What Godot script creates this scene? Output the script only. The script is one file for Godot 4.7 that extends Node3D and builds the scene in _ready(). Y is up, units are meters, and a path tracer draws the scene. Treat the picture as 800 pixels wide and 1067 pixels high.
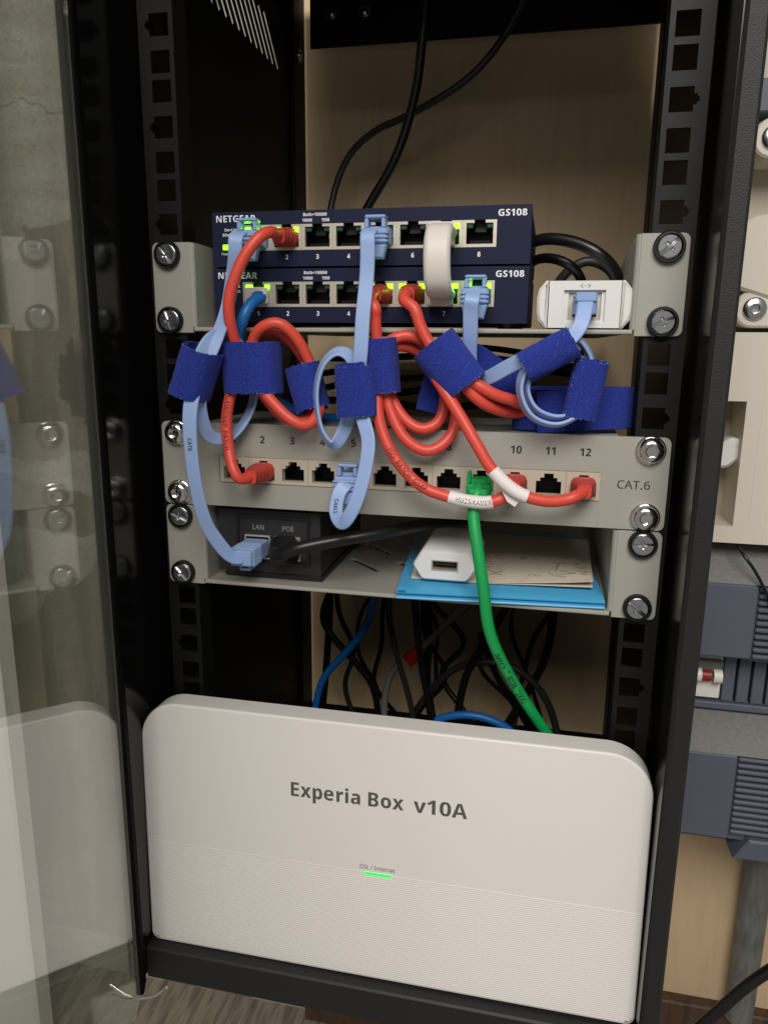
extends Node3D
# A ten-inch network rack in a meter cupboard. Coordinates are written in millimetres (x right, y up, z out of the rack,
# z = 0 at the panel fronts, y = 0 at the foot of the lower shelf's rack unit) and scaled to metres when meshes are made.

const S := 0.001
var org := {}          # node -> origin in mm that its meshes subtract
var names := {}
var M := {}
var rng := RandomNumberGenerator.new()
var paths := {
	"red_a": [-60.2,180.0,-6.0, -60.2,180.0,5.0, -60.8,179.3,12.0, -64.3,175.8,17.0, -71.0,165.9,20.0, -76.8,151.8,21.0, -78.1,141.0,20.0, -77.3,127.7,15.0, -72.2,115.1,14.0, -62.8,105.3,16.0, -50.7,94.3,18.0, -42.0,90.6,15.0, -37.8,98.4,8.0, -42.0,115.3,5.0, -47.3,129.4,9.0, -54.9,137.8,13.0, -63.3,136.8,14.0, -69.6,130.1,12.0, -72.2,116.3,9.0, -66.5,103.8,8.0, -54.9,92.9,9.0, -46.3,91.8,5.0, -43.1,100.9,-1.0, -46.2,116.4,-2.0, -53.5,128.9,1.0, -60.9,134.3,5.0, -69.6,131.5,7.0, -78.3,116.2,9.0, -80.7,103.9,16.0, -82.4,91.0,18.0, -80.5,77.1,20.0, -77.5,69.2,23.0, -74.4,64.0,22.5, -71.3,64.0,15.0, -71.0,64.0,4.0, -71.0,64.0,-4.0],
	"blue_round": [-76.1,152.0,-10.0, -70.6,151.0,-2.0, -72.9,147.9,5.0, -76.0,140.0,9.0, -80.5,128.6,4.0, -78.5,110.9,-6.0, -62.6,95.8,-16.0, -41.9,89.5,-26.0, -26.5,86.1,-50.0],
	"flat_a": [-76.1,180.0,8.0, -76.4,177.0,13.5, -77.2,169.3,13.0, -80.3,159.2,10.0, -82.8,145.8,11.0, -83.0,131.2,24.0, -88.7,114.4,29.0, -91.9,98.4,27.0, -90.4,83.9,20.0, -83.0,83.8,9.0, -74.9,97.1,4.0, -74.1,113.7,2.0, -80.1,129.1,6.0, -84.3,132.1,22.0, -88.8,122.4,30.0, -90.9,107.9,34.0, -92.5,96.0,36.0, -92.8,81.1,36.0, -92.2,62.3,34.0, -90.5,43.2,29.0, -86.6,30.7,23.0, -82.9,23.0,18.0, -79.5,20.5,13.0, -79.0,21.0,2.0],
	"flat_b": [-12.6,180.0,8.0, -12.9,177.0,13.5, -12.7,170.0,14.0, -13.1,158.3,14.0, -14.1,141.3,17.0, -15.1,121.9,18.0, -19.4,105.3,14.0, -23.7,89.9,12.0, -29.4,81.1,14.0, -35.3,89.4,15.0, -37.5,105.8,15.0, -34.1,119.3,15.0, -27.1,125.6,13.0, -19.9,121.3,12.0, -17.7,106.2,13.0, -13.4,95.0,19.0, -9.6,84.0,23.0, -11.3,67.3,27.0, -15.4,53.8,29.0, -21.1,46.0,27.0, -26.1,49.6,21.0, -25.5,58.0,18.0, -22.9,62.5,15.0, -22.9,64.0,8.0],
	"flat_c": [35.1,152.0,8.0, 35.1,149.0,13.5, 34.5,143.7,12.0, 34.5,134.0,9.0, 34.0,122.3,4.0, 36.4,112.1,2.0, 43.9,114.7,8.0, 51.9,119.4,13.0, 60.3,123.8,17.0, 71.1,130.1,17.0, 81.4,132.7,11.0, 88.7,124.4,7.0, 90.7,111.9,9.0, 85.9,100.0,12.0, 75.3,94.3,14.0, 63.7,98.0,16.0, 58.1,109.0,17.0, 60.1,119.2,17.0, 67.6,125.9,15.0, 78.1,131.8,10.0, 85.7,127.7,4.0, 89.0,114.6,5.0, 85.9,102.7,8.0, 76.5,97.4,10.0, 65.6,100.8,13.0, 60.5,109.8,14.0, 62.2,119.2,16.0, 68.5,125.2,19.0, 76.4,130.1,18.0, 81.8,136.3,14.0, 83.6,141.3,12.0, 84.5,148.5,7.0, 84.5,149.0,-2.0],
	"red_b": [-12.6,152.0,-6.0, -12.6,151.8,4.0, -12.5,149.0,9.0, -9.6,144.9,11.0, -9.8,141.5,10.0, -9.5,132.8,9.0, -7.3,117.4,8.0, -3.6,101.7,9.0, 4.4,86.2,11.0, 16.0,79.6,10.0, 25.9,85.9,6.0, 28.2,97.5,2.0, 23.9,113.9,-3.0, 15.8,126.9,1.0, 5.8,133.0,5.0, -4.4,129.8,7.0, -7.5,119.5,5.0, -4.1,106.9,5.0, 2.9,95.3,6.0, 11.9,89.6,6.0, 19.7,92.7,3.0, 22.2,101.7,-1.0, 19.8,115.1,-5.0, 10.5,125.0,-3.0, 0.2,128.5,2.0, -6.9,123.2,8.0, -8.2,106.3,12.0, -5.5,90.4,15.0, 2.0,76.4,17.0, 14.4,64.2,18.0, 30.1,59.3,19.0, 44.8,57.6,18.0, 52.6,60.1,17.0, 57.0,63.5,11.0, 57.3,64.0,3.0, 57.3,64.0,-4.0],
	"red_c": [3.3,152.0,-6.0, 3.3,151.8,4.0, 3.5,149.0,9.0, 8.9,144.9,11.0, 11.7,137.3,11.0, 17.3,127.9,11.0, 27.5,118.1,12.0, 38.0,111.9,14.0, 47.6,106.8,12.0, 56.2,103.9,6.0, 60.8,100.6,-4.0, 57.3,97.6,-6.0, 49.6,99.2,4.0, 40.3,104.0,12.0, 30.4,113.4,13.0, 20.8,122.3,10.0, 18.9,116.7,14.0, 25.8,106.5,17.0, 33.4,95.6,19.0, 40.5,84.7,21.0, 48.0,73.7,22.0, 59.2,64.1,22.0, 71.4,60.4,20.0, 80.7,60.7,17.0, 85.8,62.4,15.0, 89.3,63.7,9.0, 89.3,64.0,3.0, 89.3,64.0,-4.0],
	"green": [41.2,63.5,4.0, 40.7,61.0,12.0, 39.4,51.6,15.0, 42.2,36.4,19.0, 45.7,18.1,20.0, 48.5,-2.1,17.0, 53.5,-18.6,12.0, 62.9,-39.6,3.0, 73.9,-60.5,-6.0, 84.9,-80.2,-14.0, 98.9,-118.4,-30.0],
	"poe_black": [-63.0,20.6,-6.0, -62.6,20.3,4.0, -52.6,25.7,9.0, -40.6,28.8,6.0, -21.9,32.1,0.0, -4.2,33.8,-12.0, 12.6,33.6,-35.0, 35.0,27.4,-80.0],
	"top_black": [-23.1,380.5,-205.0, -28.3,336.3,-210.0, -33.9,301.6,-215.0, -48.3,262.1,-220.0, -74.0,223.7,-225.0, -95.4,178.6,-225.0],
	"top_grey": [47.1,386.3,-232.0, 30.7,352.1,-240.0, 2.0,321.3,-245.0, -41.5,300.2,-250.0, -72.5,290.1,-255.0, -94.9,272.3,-258.0, -107.7,240.6,-258.0, -112.1,195.6,-250.0],
	"loop1": [48.2,178.7,-70.0, 63.4,182.8,-55.0, 80.2,179.8,-48.0, 93.6,172.5,-46.0, 102.8,162.4,-58.0, 104.7,145.4,-90.0],
	"loop2": [50.9,168.1,-80.0, 61.1,174.8,-72.0, 73.8,173.0,-66.0, 83.8,165.5,-70.0, 88.7,150.6,-90.0],
	"loop3": [69.7,158.7,-95.0, 77.0,169.3,-90.0, 88.0,175.1,-88.0, 100.4,170.3,-92.0, 107.8,159.6,-110.0],
	"low_blue": [-44.4,-36.4,-150.0, -47.1,-58.9,-150.0, -52.9,-78.3,-150.0, -67.7,-99.0,-150.0, -85.1,-121.4,-152.0, -93.3,-148.0,-155.0, -97.6,-180.3,-160.0, -98.1,-238.6,-170.0],
	"low_black1": [-79.2,-45.3,-170.0, -91.8,-77.7,-170.0, -82.5,-96.8,-170.0, -64.3,-117.6,-172.0, -50.8,-140.5,-175.0, -46.9,-184.8,-180.0, -44.7,-237.0,-180.0],
	"low_black2": [-94.1,-55.7,-200.0, -95.2,-97.3,-200.0, -101.4,-160.6,-205.0, -110.4,-228.3,-210.0],
	"low_grey1": [-30.2,-32.3,-140.0, -32.7,-61.5,-140.0, -26.2,-95.2,-142.0, -16.0,-133.8,-145.0, -8.5,-187.4,-150.0],
	"low_grey2": [22.6,-60.1,-175.0, 8.6,-74.4,-175.0, -5.9,-91.7,-176.0, -14.8,-101.7,-177.0],
	"low_grey3": [-32.1,-116.4,-177.0, -39.9,-130.7,-178.0, -43.9,-158.8,-180.0, -41.8,-210.1,-180.0],
	"low_black3": [-16.7,-46.6,-190.0, -10.3,-93.7,-190.0, -11.9,-135.8,-192.0, 0.4,-204.4,-195.0],
	"low_black4": [61.4,-22.1,-130.0, 46.7,-55.0,-132.0, 32.9,-82.4,-135.0, 22.7,-110.6,-138.0, 15.9,-170.1,-140.0],
	"low_black5": [81.9,-26.7,-150.0, 82.7,-62.0,-150.0, 78.4,-92.3,-152.0, 65.6,-123.7,-155.0, 46.1,-165.6,-160.0],
	"low_black6": [-25.2,-165.4,-165.0, -1.2,-123.7,-160.0, 19.1,-102.9,-155.0, 43.8,-95.1,-150.0, 64.7,-101.8,-150.0, 84.3,-125.3,-152.0, 98.3,-175.4,-155.0],
	"low_black7": [-10.5,-21.5,-110.0, -7.5,-56.0,-112.0, -3.1,-91.5,-114.0, 5.4,-136.2,-118.0, 9.1,-182.4,-120.0],
	"low_black8": [28.9,-93.9,-200.0, 45.7,-133.1,-200.0, 68.2,-160.7,-202.0, 95.0,-205.9,-205.0],
	"low_bluearc": [-6.3,-150.1,-120.0, 5.3,-130.2,-118.0, 24.2,-121.7,-116.0, 42.8,-122.3,-116.0, 60.8,-132.7,-118.0, 71.9,-161.2,-125.0],
	"low_white": [-109.7,-136.3,-120.0, -104.3,-129.2,-118.0, -93.2,-121.6,-116.0],
}


# ---------------------------------------------------------------- mesh collector
class MB:
	var v := PackedVector3Array()
	var n := PackedVector3Array()
	var xf := Transform3D.IDENTITY

	func tri(a: Vector3, b: Vector3, c: Vector3, na: Vector3, nb: Vector3, nc: Vector3) -> void:
		var g := (b - a).cross(c - a)
		if g.length_squared() < 1e-14:
			return
		if g.dot(na + nb + nc) > 0.0:
			var t := b; b = c; c = t
			t = nb; nb = nc; nc = t
		v.append(xf * a); v.append(xf * b); v.append(xf * c)
		n.append((xf.basis * na).normalized()); n.append((xf.basis * nb).normalized()); n.append((xf.basis * nc).normalized())

	func flat(a: Vector3, b: Vector3, c: Vector3, outward: Vector3) -> void:
		var g := (b - a).cross(c - a).normalized()
		if g.dot(outward) < 0.0:
			g = -g
		tri(a, b, c, g, g, g)

	func quad(a: Vector3, b: Vector3, c: Vector3, d: Vector3, outward: Vector3) -> void:
		flat(a, b, c, outward); flat(a, c, d, outward)

	func squad(a: Vector3, b: Vector3, c: Vector3, d: Vector3, na: Vector3, nb: Vector3, nc: Vector3, nd: Vector3) -> void:
		tri(a, b, c, na, nb, nc); tri(a, c, d, na, nc, nd)

	# box with chamfered edges
	func box(lo: Vector3, hi: Vector3, e: float = 0.0) -> void:
		var c := (lo + hi) / 2.0
		var h := (hi - lo) / 2.0
		e = minf(e, minf(h.x, minf(h.y, h.z)) * 0.95)
		var ax := [Vector3.RIGHT, Vector3.UP, Vector3.BACK]
		for i in 3:
			var u: Vector3 = ax[(i + 1) % 3]
			var w: Vector3 = ax[(i + 2) % 3]
			var hu: float = h[(i + 1) % 3] - e
			var hw: float = h[(i + 2) % 3] - e
			for s in [-1.0, 1.0]:
				var d: Vector3 = ax[i] * s
				var m := c + d * h[i]
				quad(m - u * hu - w * hw, m + u * hu - w * hw, m + u * hu + w * hw, m - u * hu + w * hw, d)
		if e <= 0.0:
			return
		for i in 3:
			var j := (i + 1) % 3
			var k := (i + 2) % 3
			for sj in [-1.0, 1.0]:
				for sk in [-1.0, 1.0]:
					var a: Vector3 = c + ax[j] * sj * h[j] + ax[k] * sk * (h[k] - e)
					var b: Vector3 = c + ax[j] * sj * (h[j] - e) + ax[k] * sk * h[k]
					var l: Vector3 = ax[i] * (h[i] - e)
					quad(a - l, a + l, b + l, b - l, ax[j] * sj + ax[k] * sk)
		for sx in [-1.0, 1.0]:
			for sy in [-1.0, 1.0]:
				for sz in [-1.0, 1.0]:
					var q := Vector3(sx, sy, sz)
					flat(c + q * Vector3(h.x, h.y - e, h.z - e), c + q * Vector3(h.x - e, h.y, h.z - e), c + q * Vector3(h.x - e, h.y - e, h.z), q)

	# polygon (any winding) in xy, from z0 (back) to z1 (front); the front edge is chamfered by e
	func prism(poly: PackedVector2Array, z0: float, z1: float, e: float = 0.0, back: bool = true) -> void:
		var p := poly.duplicate()
		if Geometry2D.is_polygon_clockwise(p):
			p.reverse()
		var k := p.size()
		var en := []
		for i in k:
			var d := p[(i + 1) % k] - p[i]
			en.append(Vector2(d.y, -d.x).normalized())
		var vn := []
		var ins := PackedVector2Array()
		for i in k:
			var a: Vector2 = en[(i + k - 1) % k]
			var b: Vector2 = en[i]
			var m := (a + b).normalized()
			vn.append([m if a.dot(b) > 0.75 else a, m if a.dot(b) > 0.75 else b])
			ins.append(p[i] - m * e / maxf(0.3, m.dot(b)))
		var tris := Geometry2D.triangulate_polygon(p)
		for t in range(0, tris.size(), 3):
			var q := [ins[tris[t]], ins[tris[t + 1]], ins[tris[t + 2]]]
			flat(Vector3(q[0].x, q[0].y, z1), Vector3(q[1].x, q[1].y, z1), Vector3(q[2].x, q[2].y, z1), Vector3.BACK * signf(z1 - z0))
			if back:
				q = [p[tris[t]], p[tris[t + 1]], p[tris[t + 2]]]
				flat(Vector3(q[0].x, q[0].y, z0), Vector3(q[1].x, q[1].y, z0), Vector3(q[2].x, q[2].y, z0), Vector3.FORWARD * signf(z1 - z0))
		var zs := z1 - e * signf(z1 - z0)
		for i in k:
			var j := (i + 1) % k
			var n0: Vector2 = vn[i][1]
			var n1: Vector2 = vn[j][0]
			var a3 := Vector3(n0.x, n0.y, 0)
			var b3 := Vector3(n1.x, n1.y, 0)
			squad(Vector3(p[i].x, p[i].y, z0), Vector3(p[j].x, p[j].y, z0), Vector3(p[j].x, p[j].y, zs), Vector3(p[i].x, p[i].y, zs), a3, b3, b3, a3)
			if e > 0.0:
				var f := Vector3.BACK * signf(z1 - z0)
				var c0 := (a3 + f).normalized()
				var c1 := (b3 + f).normalized()
				squad(Vector3(p[i].x, p[i].y, zs), Vector3(p[j].x, p[j].y, zs), Vector3(ins[j].x, ins[j].y, z1), Vector3(ins[i].x, ins[i].y, z1), c0, c1, c1, c0)

	# rectangular plate in xy with rectangular holes (Rect2s, which may touch to make stepped holes)
	func plate(r: Rect2, z0: float, z1: float, holes: Array) -> void:
		var xs := [r.position.x, r.end.x]
		var ys := [r.position.y, r.end.y]
		for h in holes:
			for x in [h.position.x, h.end.x]:
				if not xs.any(func(o): return absf(o - x) < 1e-4):
					xs.append(x)
			for y in [h.position.y, h.end.y]:
				if not ys.any(func(o): return absf(o - y) < 1e-4):
					ys.append(y)
		xs.sort(); ys.sort()
		var open := func(i: int, j: int) -> bool:
			if i < 0 or j < 0 or i >= xs.size() - 1 or j >= ys.size() - 1:
				return true
			var m := Vector2((xs[i] + xs[i + 1]) / 2.0, (ys[j] + ys[j + 1]) / 2.0)
			return holes.any(func(h): return h.has_point(m))
		for i in xs.size() - 1:
			for j in ys.size() - 1:
				if open.call(i, j):
					continue
				var x0: float = xs[i]
				var x1: float = xs[i + 1]
				var y0: float = ys[j]
				var y1: float = ys[j + 1]
				quad(Vector3(x0, y0, z1), Vector3(x1, y0, z1), Vector3(x1, y1, z1), Vector3(x0, y1, z1), Vector3.BACK)
				quad(Vector3(x0, y0, z0), Vector3(x1, y0, z0), Vector3(x1, y1, z0), Vector3(x0, y1, z0), Vector3.FORWARD)
				if open.call(i - 1, j):
					quad(Vector3(x0, y0, z0), Vector3(x0, y1, z0), Vector3(x0, y1, z1), Vector3(x0, y0, z1), Vector3.LEFT)
				if open.call(i + 1, j):
					quad(Vector3(x1, y0, z0), Vector3(x1, y1, z0), Vector3(x1, y1, z1), Vector3(x1, y0, z1), Vector3.RIGHT)
				if open.call(i, j - 1):
					quad(Vector3(x0, y0, z0), Vector3(x1, y0, z0), Vector3(x1, y0, z1), Vector3(x0, y0, z1), Vector3.DOWN)
				if open.call(i, j + 1):
					quad(Vector3(x0, y1, z0), Vector3(x1, y1, z0), Vector3(x1, y1, z1), Vector3(x0, y1, z1), Vector3.UP)

	# surface of revolution about z: profile of [radius, z]; hard where the profile turns sharply
	func lathe(prof: Array, seg: int = 28) -> void:
		for i in prof.size() - 1:
			var a := Vector2(prof[i][0], prof[i][1])
			var b := Vector2(prof[i + 1][0], prof[i + 1][1])
			var d := (b - a).normalized()
			var m := Vector2(d.y, -d.x)
			var na := m
			var nb := m
			if i > 0:
				var e := (a - Vector2(prof[i - 1][0], prof[i - 1][1])).normalized()
				var me := Vector2(e.y, -e.x)
				if me.dot(m) > 0.7: na = (me + m).normalized()
			if i < prof.size() - 2:
				var e2 := (Vector2(prof[i + 2][0], prof[i + 2][1]) - b).normalized()
				var me2 := Vector2(e2.y, -e2.x)
				if me2.dot(m) > 0.7: nb = (me2 + m).normalized()
			for k in seg:
				var t0 := TAU * k / seg
				var t1 := TAU * (k + 1) / seg
				var c0 := Vector3(cos(t0), sin(t0), 0)
				var c1 := Vector3(cos(t1), sin(t1), 0)
				var z := Vector3.BACK
				squad(c0 * a.x + z * a.y, c1 * a.x + z * a.y, c1 * b.x + z * b.y, c0 * b.x + z * b.y, c0 * na.x + z * na.y, c1 * na.x + z * na.y, c1 * nb.x + z * nb.y, c0 * nb.x + z * nb.y)

	# sweeps a closed section along frames: each frame is [origin, side, up, scale_side, scale_up]
	func sweep(frames: Array, section: Array, caps: bool = true) -> void:
		var k := section.size()
		var rings := []
		var norms := []
		for f in frames:
			var ring := PackedVector3Array()
			var nr := PackedVector3Array()
			for q in section:
				ring.append(f[0] + f[1] * (q[0] * f[3]) + f[2] * (q[1] * f[4]))
				nr.append((f[1] * (q[2] / f[3]) + f[2] * (q[3] / f[4])).normalized())
			rings.append(ring); norms.append(nr)
		for i in rings.size() - 1:
			for j in k:
				var l := (j + 1) % k
				squad(rings[i][j], rings[i][l], rings[i + 1][l], rings[i + 1][j], norms[i][j], norms[i][l], norms[i + 1][l], norms[i + 1][j])
		if caps:
			for e in [0, rings.size() - 1]:
				var out: Vector3 = (frames[0][0] - frames[1][0]) if e == 0 else (frames[e][0] - frames[e - 1][0])
				for j in range(1, k - 1):
					flat(rings[e][0], rings[e][j], rings[e][j + 1], out)

	func commit(o: Vector3) -> ArrayMesh:
		var p := PackedVector3Array()
		p.resize(v.size())
		for i in v.size():
			p[i] = (v[i] - o) * 0.001
		var arr := []
		arr.resize(Mesh.ARRAY_MAX)
		arr[Mesh.ARRAY_VERTEX] = p
		arr[Mesh.ARRAY_NORMAL] = n
		var m := ArrayMesh.new()
		m.add_surface_from_arrays(Mesh.PRIMITIVE_TRIANGLES, arr)
		return m


# ---------------------------------------------------------------- object helpers
func numbered(called: String) -> String:
	if not names.has(called):
		names[called] = 0
		return called
	names[called] += 1
	return "%s_%03d" % [called, names[called]]


func tag(o: Node3D, label: String, category: String, group := "") -> void:
	o.set_meta("label", label)
	o.set_meta("category", category)
	if group != "":
		o.set_meta("group", group)


# a thing with parts, standing at `at` (mm); parts are written in rack coordinates unless it is turned
func thing(called: String, label: String, category: String, at: Vector3, group := "", turn := Basis.IDENTITY) -> Node3D:
	var o := Node3D.new()
	o.name = numbered(called)
	add_child(o)
	o.position = at * S
	o.basis = turn
	tag(o, label, category, group)
	org[o] = at if turn == Basis.IDENTITY else Vector3.ZERO
	return o


func part(called: String, mb: MB, mat: Material, parent: Node3D) -> MeshInstance3D:
	var o := MeshInstance3D.new()
	o.name = called
	o.mesh = mb.commit(org[parent])
	o.material_override = mat
	parent.add_child(o, true)
	org[o] = org[parent]
	return o


# a shared mesh (made about its own origin) placed as a part
func put(called: String, mesh: Mesh, mat: Material, parent: Node3D, at: Vector3, turn := Basis.IDENTITY) -> MeshInstance3D:
	var o := MeshInstance3D.new()
	o.name = called
	o.mesh = mesh
	o.material_override = mat
	parent.add_child(o, true)
	o.position = (at - org[parent]) * S
	o.basis = turn
	org[o] = at
	return o


func single(called: String, mb: MB, mat: Material, label: String, category: String, at: Vector3, group := "") -> MeshInstance3D:
	var o := MeshInstance3D.new()
	o.name = numbered(called)
	o.mesh = mb.commit(at)
	o.material_override = mat
	add_child(o)
	o.position = at * S
	org[o] = at
	tag(o, label, category, group)
	return o


func structure(called: String, mb: MB, mat: Material, at: Vector3) -> MeshInstance3D:
	var o := single(called, mb, mat, "", "", at)
	o.remove_meta("label"); o.remove_meta("category")
	o.set_meta("kind", "structure")
	return o


func rrect(x0: float, y0: float, x1: float, y1: float, r: Array, step := 5) -> PackedVector2Array:
	# corners in order: lower left, lower right, upper right, upper left
	var p := PackedVector2Array()
	var c := [Vector2(x0, y0), Vector2(x1, y0), Vector2(x1, y1), Vector2(x0, y1)]
	var d := [Vector2(1, 1), Vector2(-1, 1), Vector2(-1, -1), Vector2(1, -1)]
	for i in 4:
		var q: float = r[i]
		if q <= 0.0:
			p.append(c[i])
			continue
		for k in step + 1:
			var t := PI + i * PI / 2.0 + k * PI / 2.0 / step
			p.append(c[i] + d[i] * q + Vector2(cos(t), sin(t)) * q)
	return p


func circle_section(seg := 12) -> Array:
	var s := []
	for k in seg:
		var t := TAU * k / seg
		s.append([cos(t), sin(t), cos(t), sin(t)])
	return s


func slab_section(w: float, t: float, seg := 20) -> Array:
	# rounded flat section, width w, thickness t
	var s := []
	var r := t / 2.0
	for side in [1.0, -1.0]:
		for k in seg / 2:
			var a: float = -PI / 2 + PI * k / (seg / 2 - 1)
			s.append([side * (w / 2 - r) + side * cos(a) * r, side * sin(a) * r, side * cos(a), side * sin(a)])
	return s


func pts(a: Array) -> PackedVector3Array:
	var p := PackedVector3Array()
	for i in range(0, a.size(), 3):
		p.append(Vector3(a[i], a[i + 1], a[i + 2]))
	return p


# Catmull-Rom samples: [points, parameter of each (in control-point units)]
func spline(p: PackedVector3Array, per := 8) -> Array:
	var out := PackedVector3Array()
	var par := PackedFloat32Array()
	for i in p.size() - 1:
		var a := p[maxi(i - 1, 0)]
		var b := p[i]
		var c := p[i + 1]
		var d := p[mini(i + 2, p.size() - 1)]
		for k in per:
			var t := float(k) / per
			out.append(b.cubic_interpolate(c, a, d, t))
			par.append(i + t)
	out.append(p[-1])
	par.append(p.size() - 1.0)
	# a light smoothing takes the kinks out of hand-set points
	for _r in 3:
		var q := out.duplicate()
		for i in range(2, out.size() - 2):
			q[i] = (out[i - 1] + out[i] * 2.0 + out[i + 1]) / 4.0
		out = q
	return [out, par]


func tangent(p: PackedVector3Array, i: int) -> Vector3:
	return (p[mini(i + 1, p.size() - 1)] - p[maxi(i - 1, 0)]).normalized()


func round_frames(p: PackedVector3Array, radius: Callable) -> Array:
	var f := []
	var up := Vector3.UP
	var len := 0.0
	var total := 0.0
	for i in p.size() - 1:
		total += p[i].distance_to(p[i + 1])
	for i in p.size():
		var t := tangent(p, i)
		if i == 0 and absf(t.dot(up)) > 0.9:
			up = Vector3.RIGHT
		up = (up - t * up.dot(t)).normalized()
		if i > 0:
			len += p[i].distance_to(p[i - 1])
		var r: float = radius.call(len, total)
		f.append([p[i], t.cross(up), up, r, r])
	return f


func cable_mesh(p: PackedVector3Array, r: float, seg := 14, per := 8) -> MB:
	var mb := MB.new()
	mb.sweep(round_frames(spline(p, per)[0], func(_l, _t): return r), circle_section(seg))
	return mb


# flat cable; ang = degrees of its width turned from the picture plane towards z, one for each control point
func flat_frames(p: PackedVector3Array, ang: Array, per := 8) -> Array:
	var s := spline(p, per)
	var q: PackedVector3Array = s[0]
	var f := []
	for i in q.size():
		var t := tangent(q, i)
		var u: float = s[1][i]
		var k := mini(int(u), ang.size() - 2)
		var a := deg_to_rad(lerpf(ang[k], ang[k + 1], clampf(u - k, 0, 1)))
		var z := Vector3.BACK - t * t.z
		if z.length() < 0.2 and f.size():
			z = f[-1][2] - t * t.dot(f[-1][2])
		elif z.length() < 0.2:
			z = Vector3.DOWN - t * t.dot(Vector3.DOWN)
		z = z.normalized()
		var x := t.cross(z).normalized()
		f.append([q[i], x * cos(a) + z * sin(a), z * cos(a) - x * sin(a), 1.0, 1.0])
	# even out sudden turns of the frame
	for _r in 4:
		var g := f.duplicate(true)
		for i in range(1, f.size() - 1):
			var t := tangent(q, i)
			var w: Vector3 = f[i - 1][1] + f[i][1] * 2.0 + f[i + 1][1]
			w = (w - t * w.dot(t)).normalized()
			g[i][1] = w
			g[i][2] = t.cross(w).normalized() * (1.0 if t.cross(w).dot(f[i][2]) > 0 else -1.0)
		f = g
	return f


# ---------------------------------------------------------------- lettering
var fonts := {}

func font(kind: String) -> Font:
	if not fonts.has(kind):
		var f := SystemFont.new()
		f.font_names = PackedStringArray(["Droid Sans Mono" if kind.begins_with("mono") else "Droid Sans"])
		f.font_weight = 700 if kind.ends_with("bold") else 400
		fonts[kind] = f
	return fonts[kind]


# triangles of a text: [points, normals, width]; cap height `h`, left end at x = 0, baseline at y = 0
func letters(text: String, h: float, kind := "plain", depth := 0.12) -> Array:
	var tm := TextMesh.new()
	tm.text = text
	tm.font = font(kind)
	tm.font_size = 48
	tm.pixel_size = 0.01
	tm.depth = 0.0
	tm.curve_step = 2.0
	tm.horizontal_alignment = HORIZONTAL_ALIGNMENT_LEFT
	var ref := TextMesh.new()
	ref.text = "H"
	ref.font = tm.font
	ref.font_size = 48
	ref.pixel_size = 0.01
	ref.depth = 0.0
	var rb := ref.get_aabb()
	var bb := tm.get_aabb()
	var arr := tm.get_mesh_arrays()
	var vs: PackedVector3Array = arr[Mesh.ARRAY_VERTEX]
	var idx = arr[Mesh.ARRAY_INDEX]
	var k := h / maxf(rb.size.y, 1e-6)
	var out := PackedVector3Array()
	var count: int = idx.size() if idx != null and idx.size() else vs.size()
	for i in count:
		var q: Vector3 = vs[idx[i]] if idx != null and idx.size() else vs[i]
		out.append(Vector3((q.x - bb.position.x) * k, (q.y - rb.position.y) * k, depth))
	return [out, bb.size.x * k]


# flat lettering on a surface: frame x = reading direction, y = up, z = out of the surface; align 0 left, 0.5 centre, 1 right
func print_flat(mb: MB, text: String, h: float, at: Vector3, kind := "plain", align := 0.5, turn := Basis.IDENTITY, wide := 0.0, lift := 0.12) -> void:
	var l := letters(text, h, kind, lift)
	var w: float = l[1]
	var sx := 1.0 if wide <= 0.0 else wide / w
	var p: PackedVector3Array = l[0]
	for i in range(0, p.size(), 3):
		var q := []
		for j in 3:
			var a := p[i + j]
			q.append(at + turn * Vector3((a.x - w * align) * sx, a.y, a.z))
		mb.flat(q[0], q[1], q[2], turn.z)


# lettering wrapped on a swept cable: runs along the frames from arc length s0, centred round the cable on the side facing `face`
func print_on(mb: MB, text: String, h: float, frames: Array, s0: float, radius: float, face: Vector3, kind := "plain", flip := false, flat_top := 0.0, along := 1.0) -> void:
	var l := letters(text, h, kind)
	var p: PackedVector3Array = l[0]
	var w: float = l[1]
	var arc := PackedFloat32Array([0.0])
	for i in frames.size() - 1:
		arc.append(arc[-1] + frames[i][0].distance_to(frames[i + 1][0]))
	for i in range(0, p.size(), 3):
		var q := []
		var nn := Vector3.ZERO
		for j in 3:
			var a := p[i + j]
			var s := s0 + ((w - a.x) if flip else a.x) * along
			var k := clampi(arc.bsearch(s) - 1, 0, frames.size() - 2)
			var u := clampf((s - arc[k]) / maxf(arc[k + 1] - arc[k], 1e-4), 0, 1)
			var c: Vector3 = frames[k][0].lerp(frames[k + 1][0], u)
			var t: Vector3 = (frames[k + 1][0] - frames[k][0]).normalized()
			if flat_top > 0.0:
				var side: Vector3 = frames[k][1].lerp(frames[k + 1][1], u).normalized()
				var up: Vector3 = frames[k][2].lerp(frames[k + 1][2], u).normalized()
				if up.dot(face) < 0: up = -up
				if side.dot(t.cross(up)) < 0: side = -side
				q.append(c + side * (a.y - h / 2) * (1.0 if flip else -1.0) + up * (flat_top + 0.08))
				nn += up
			else:
				var out := (face - t * face.dot(t)).normalized()
				var b := t.cross(out)
				var ang := (a.y - h / 2) / radius * (1.0 if flip else -1.0)
				var d := out * cos(ang) + b * sin(ang)
				q.append(c + d * (radius + 0.07))
				nn += d
		mb.flat(q[0], q[1], q[2], nn)


# ---------------------------------------------------------------- materials
func srgb(r: int, g: int, b: int) -> Color:
	return Color(r / 255.0, g / 255.0, b / 255.0)


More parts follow.
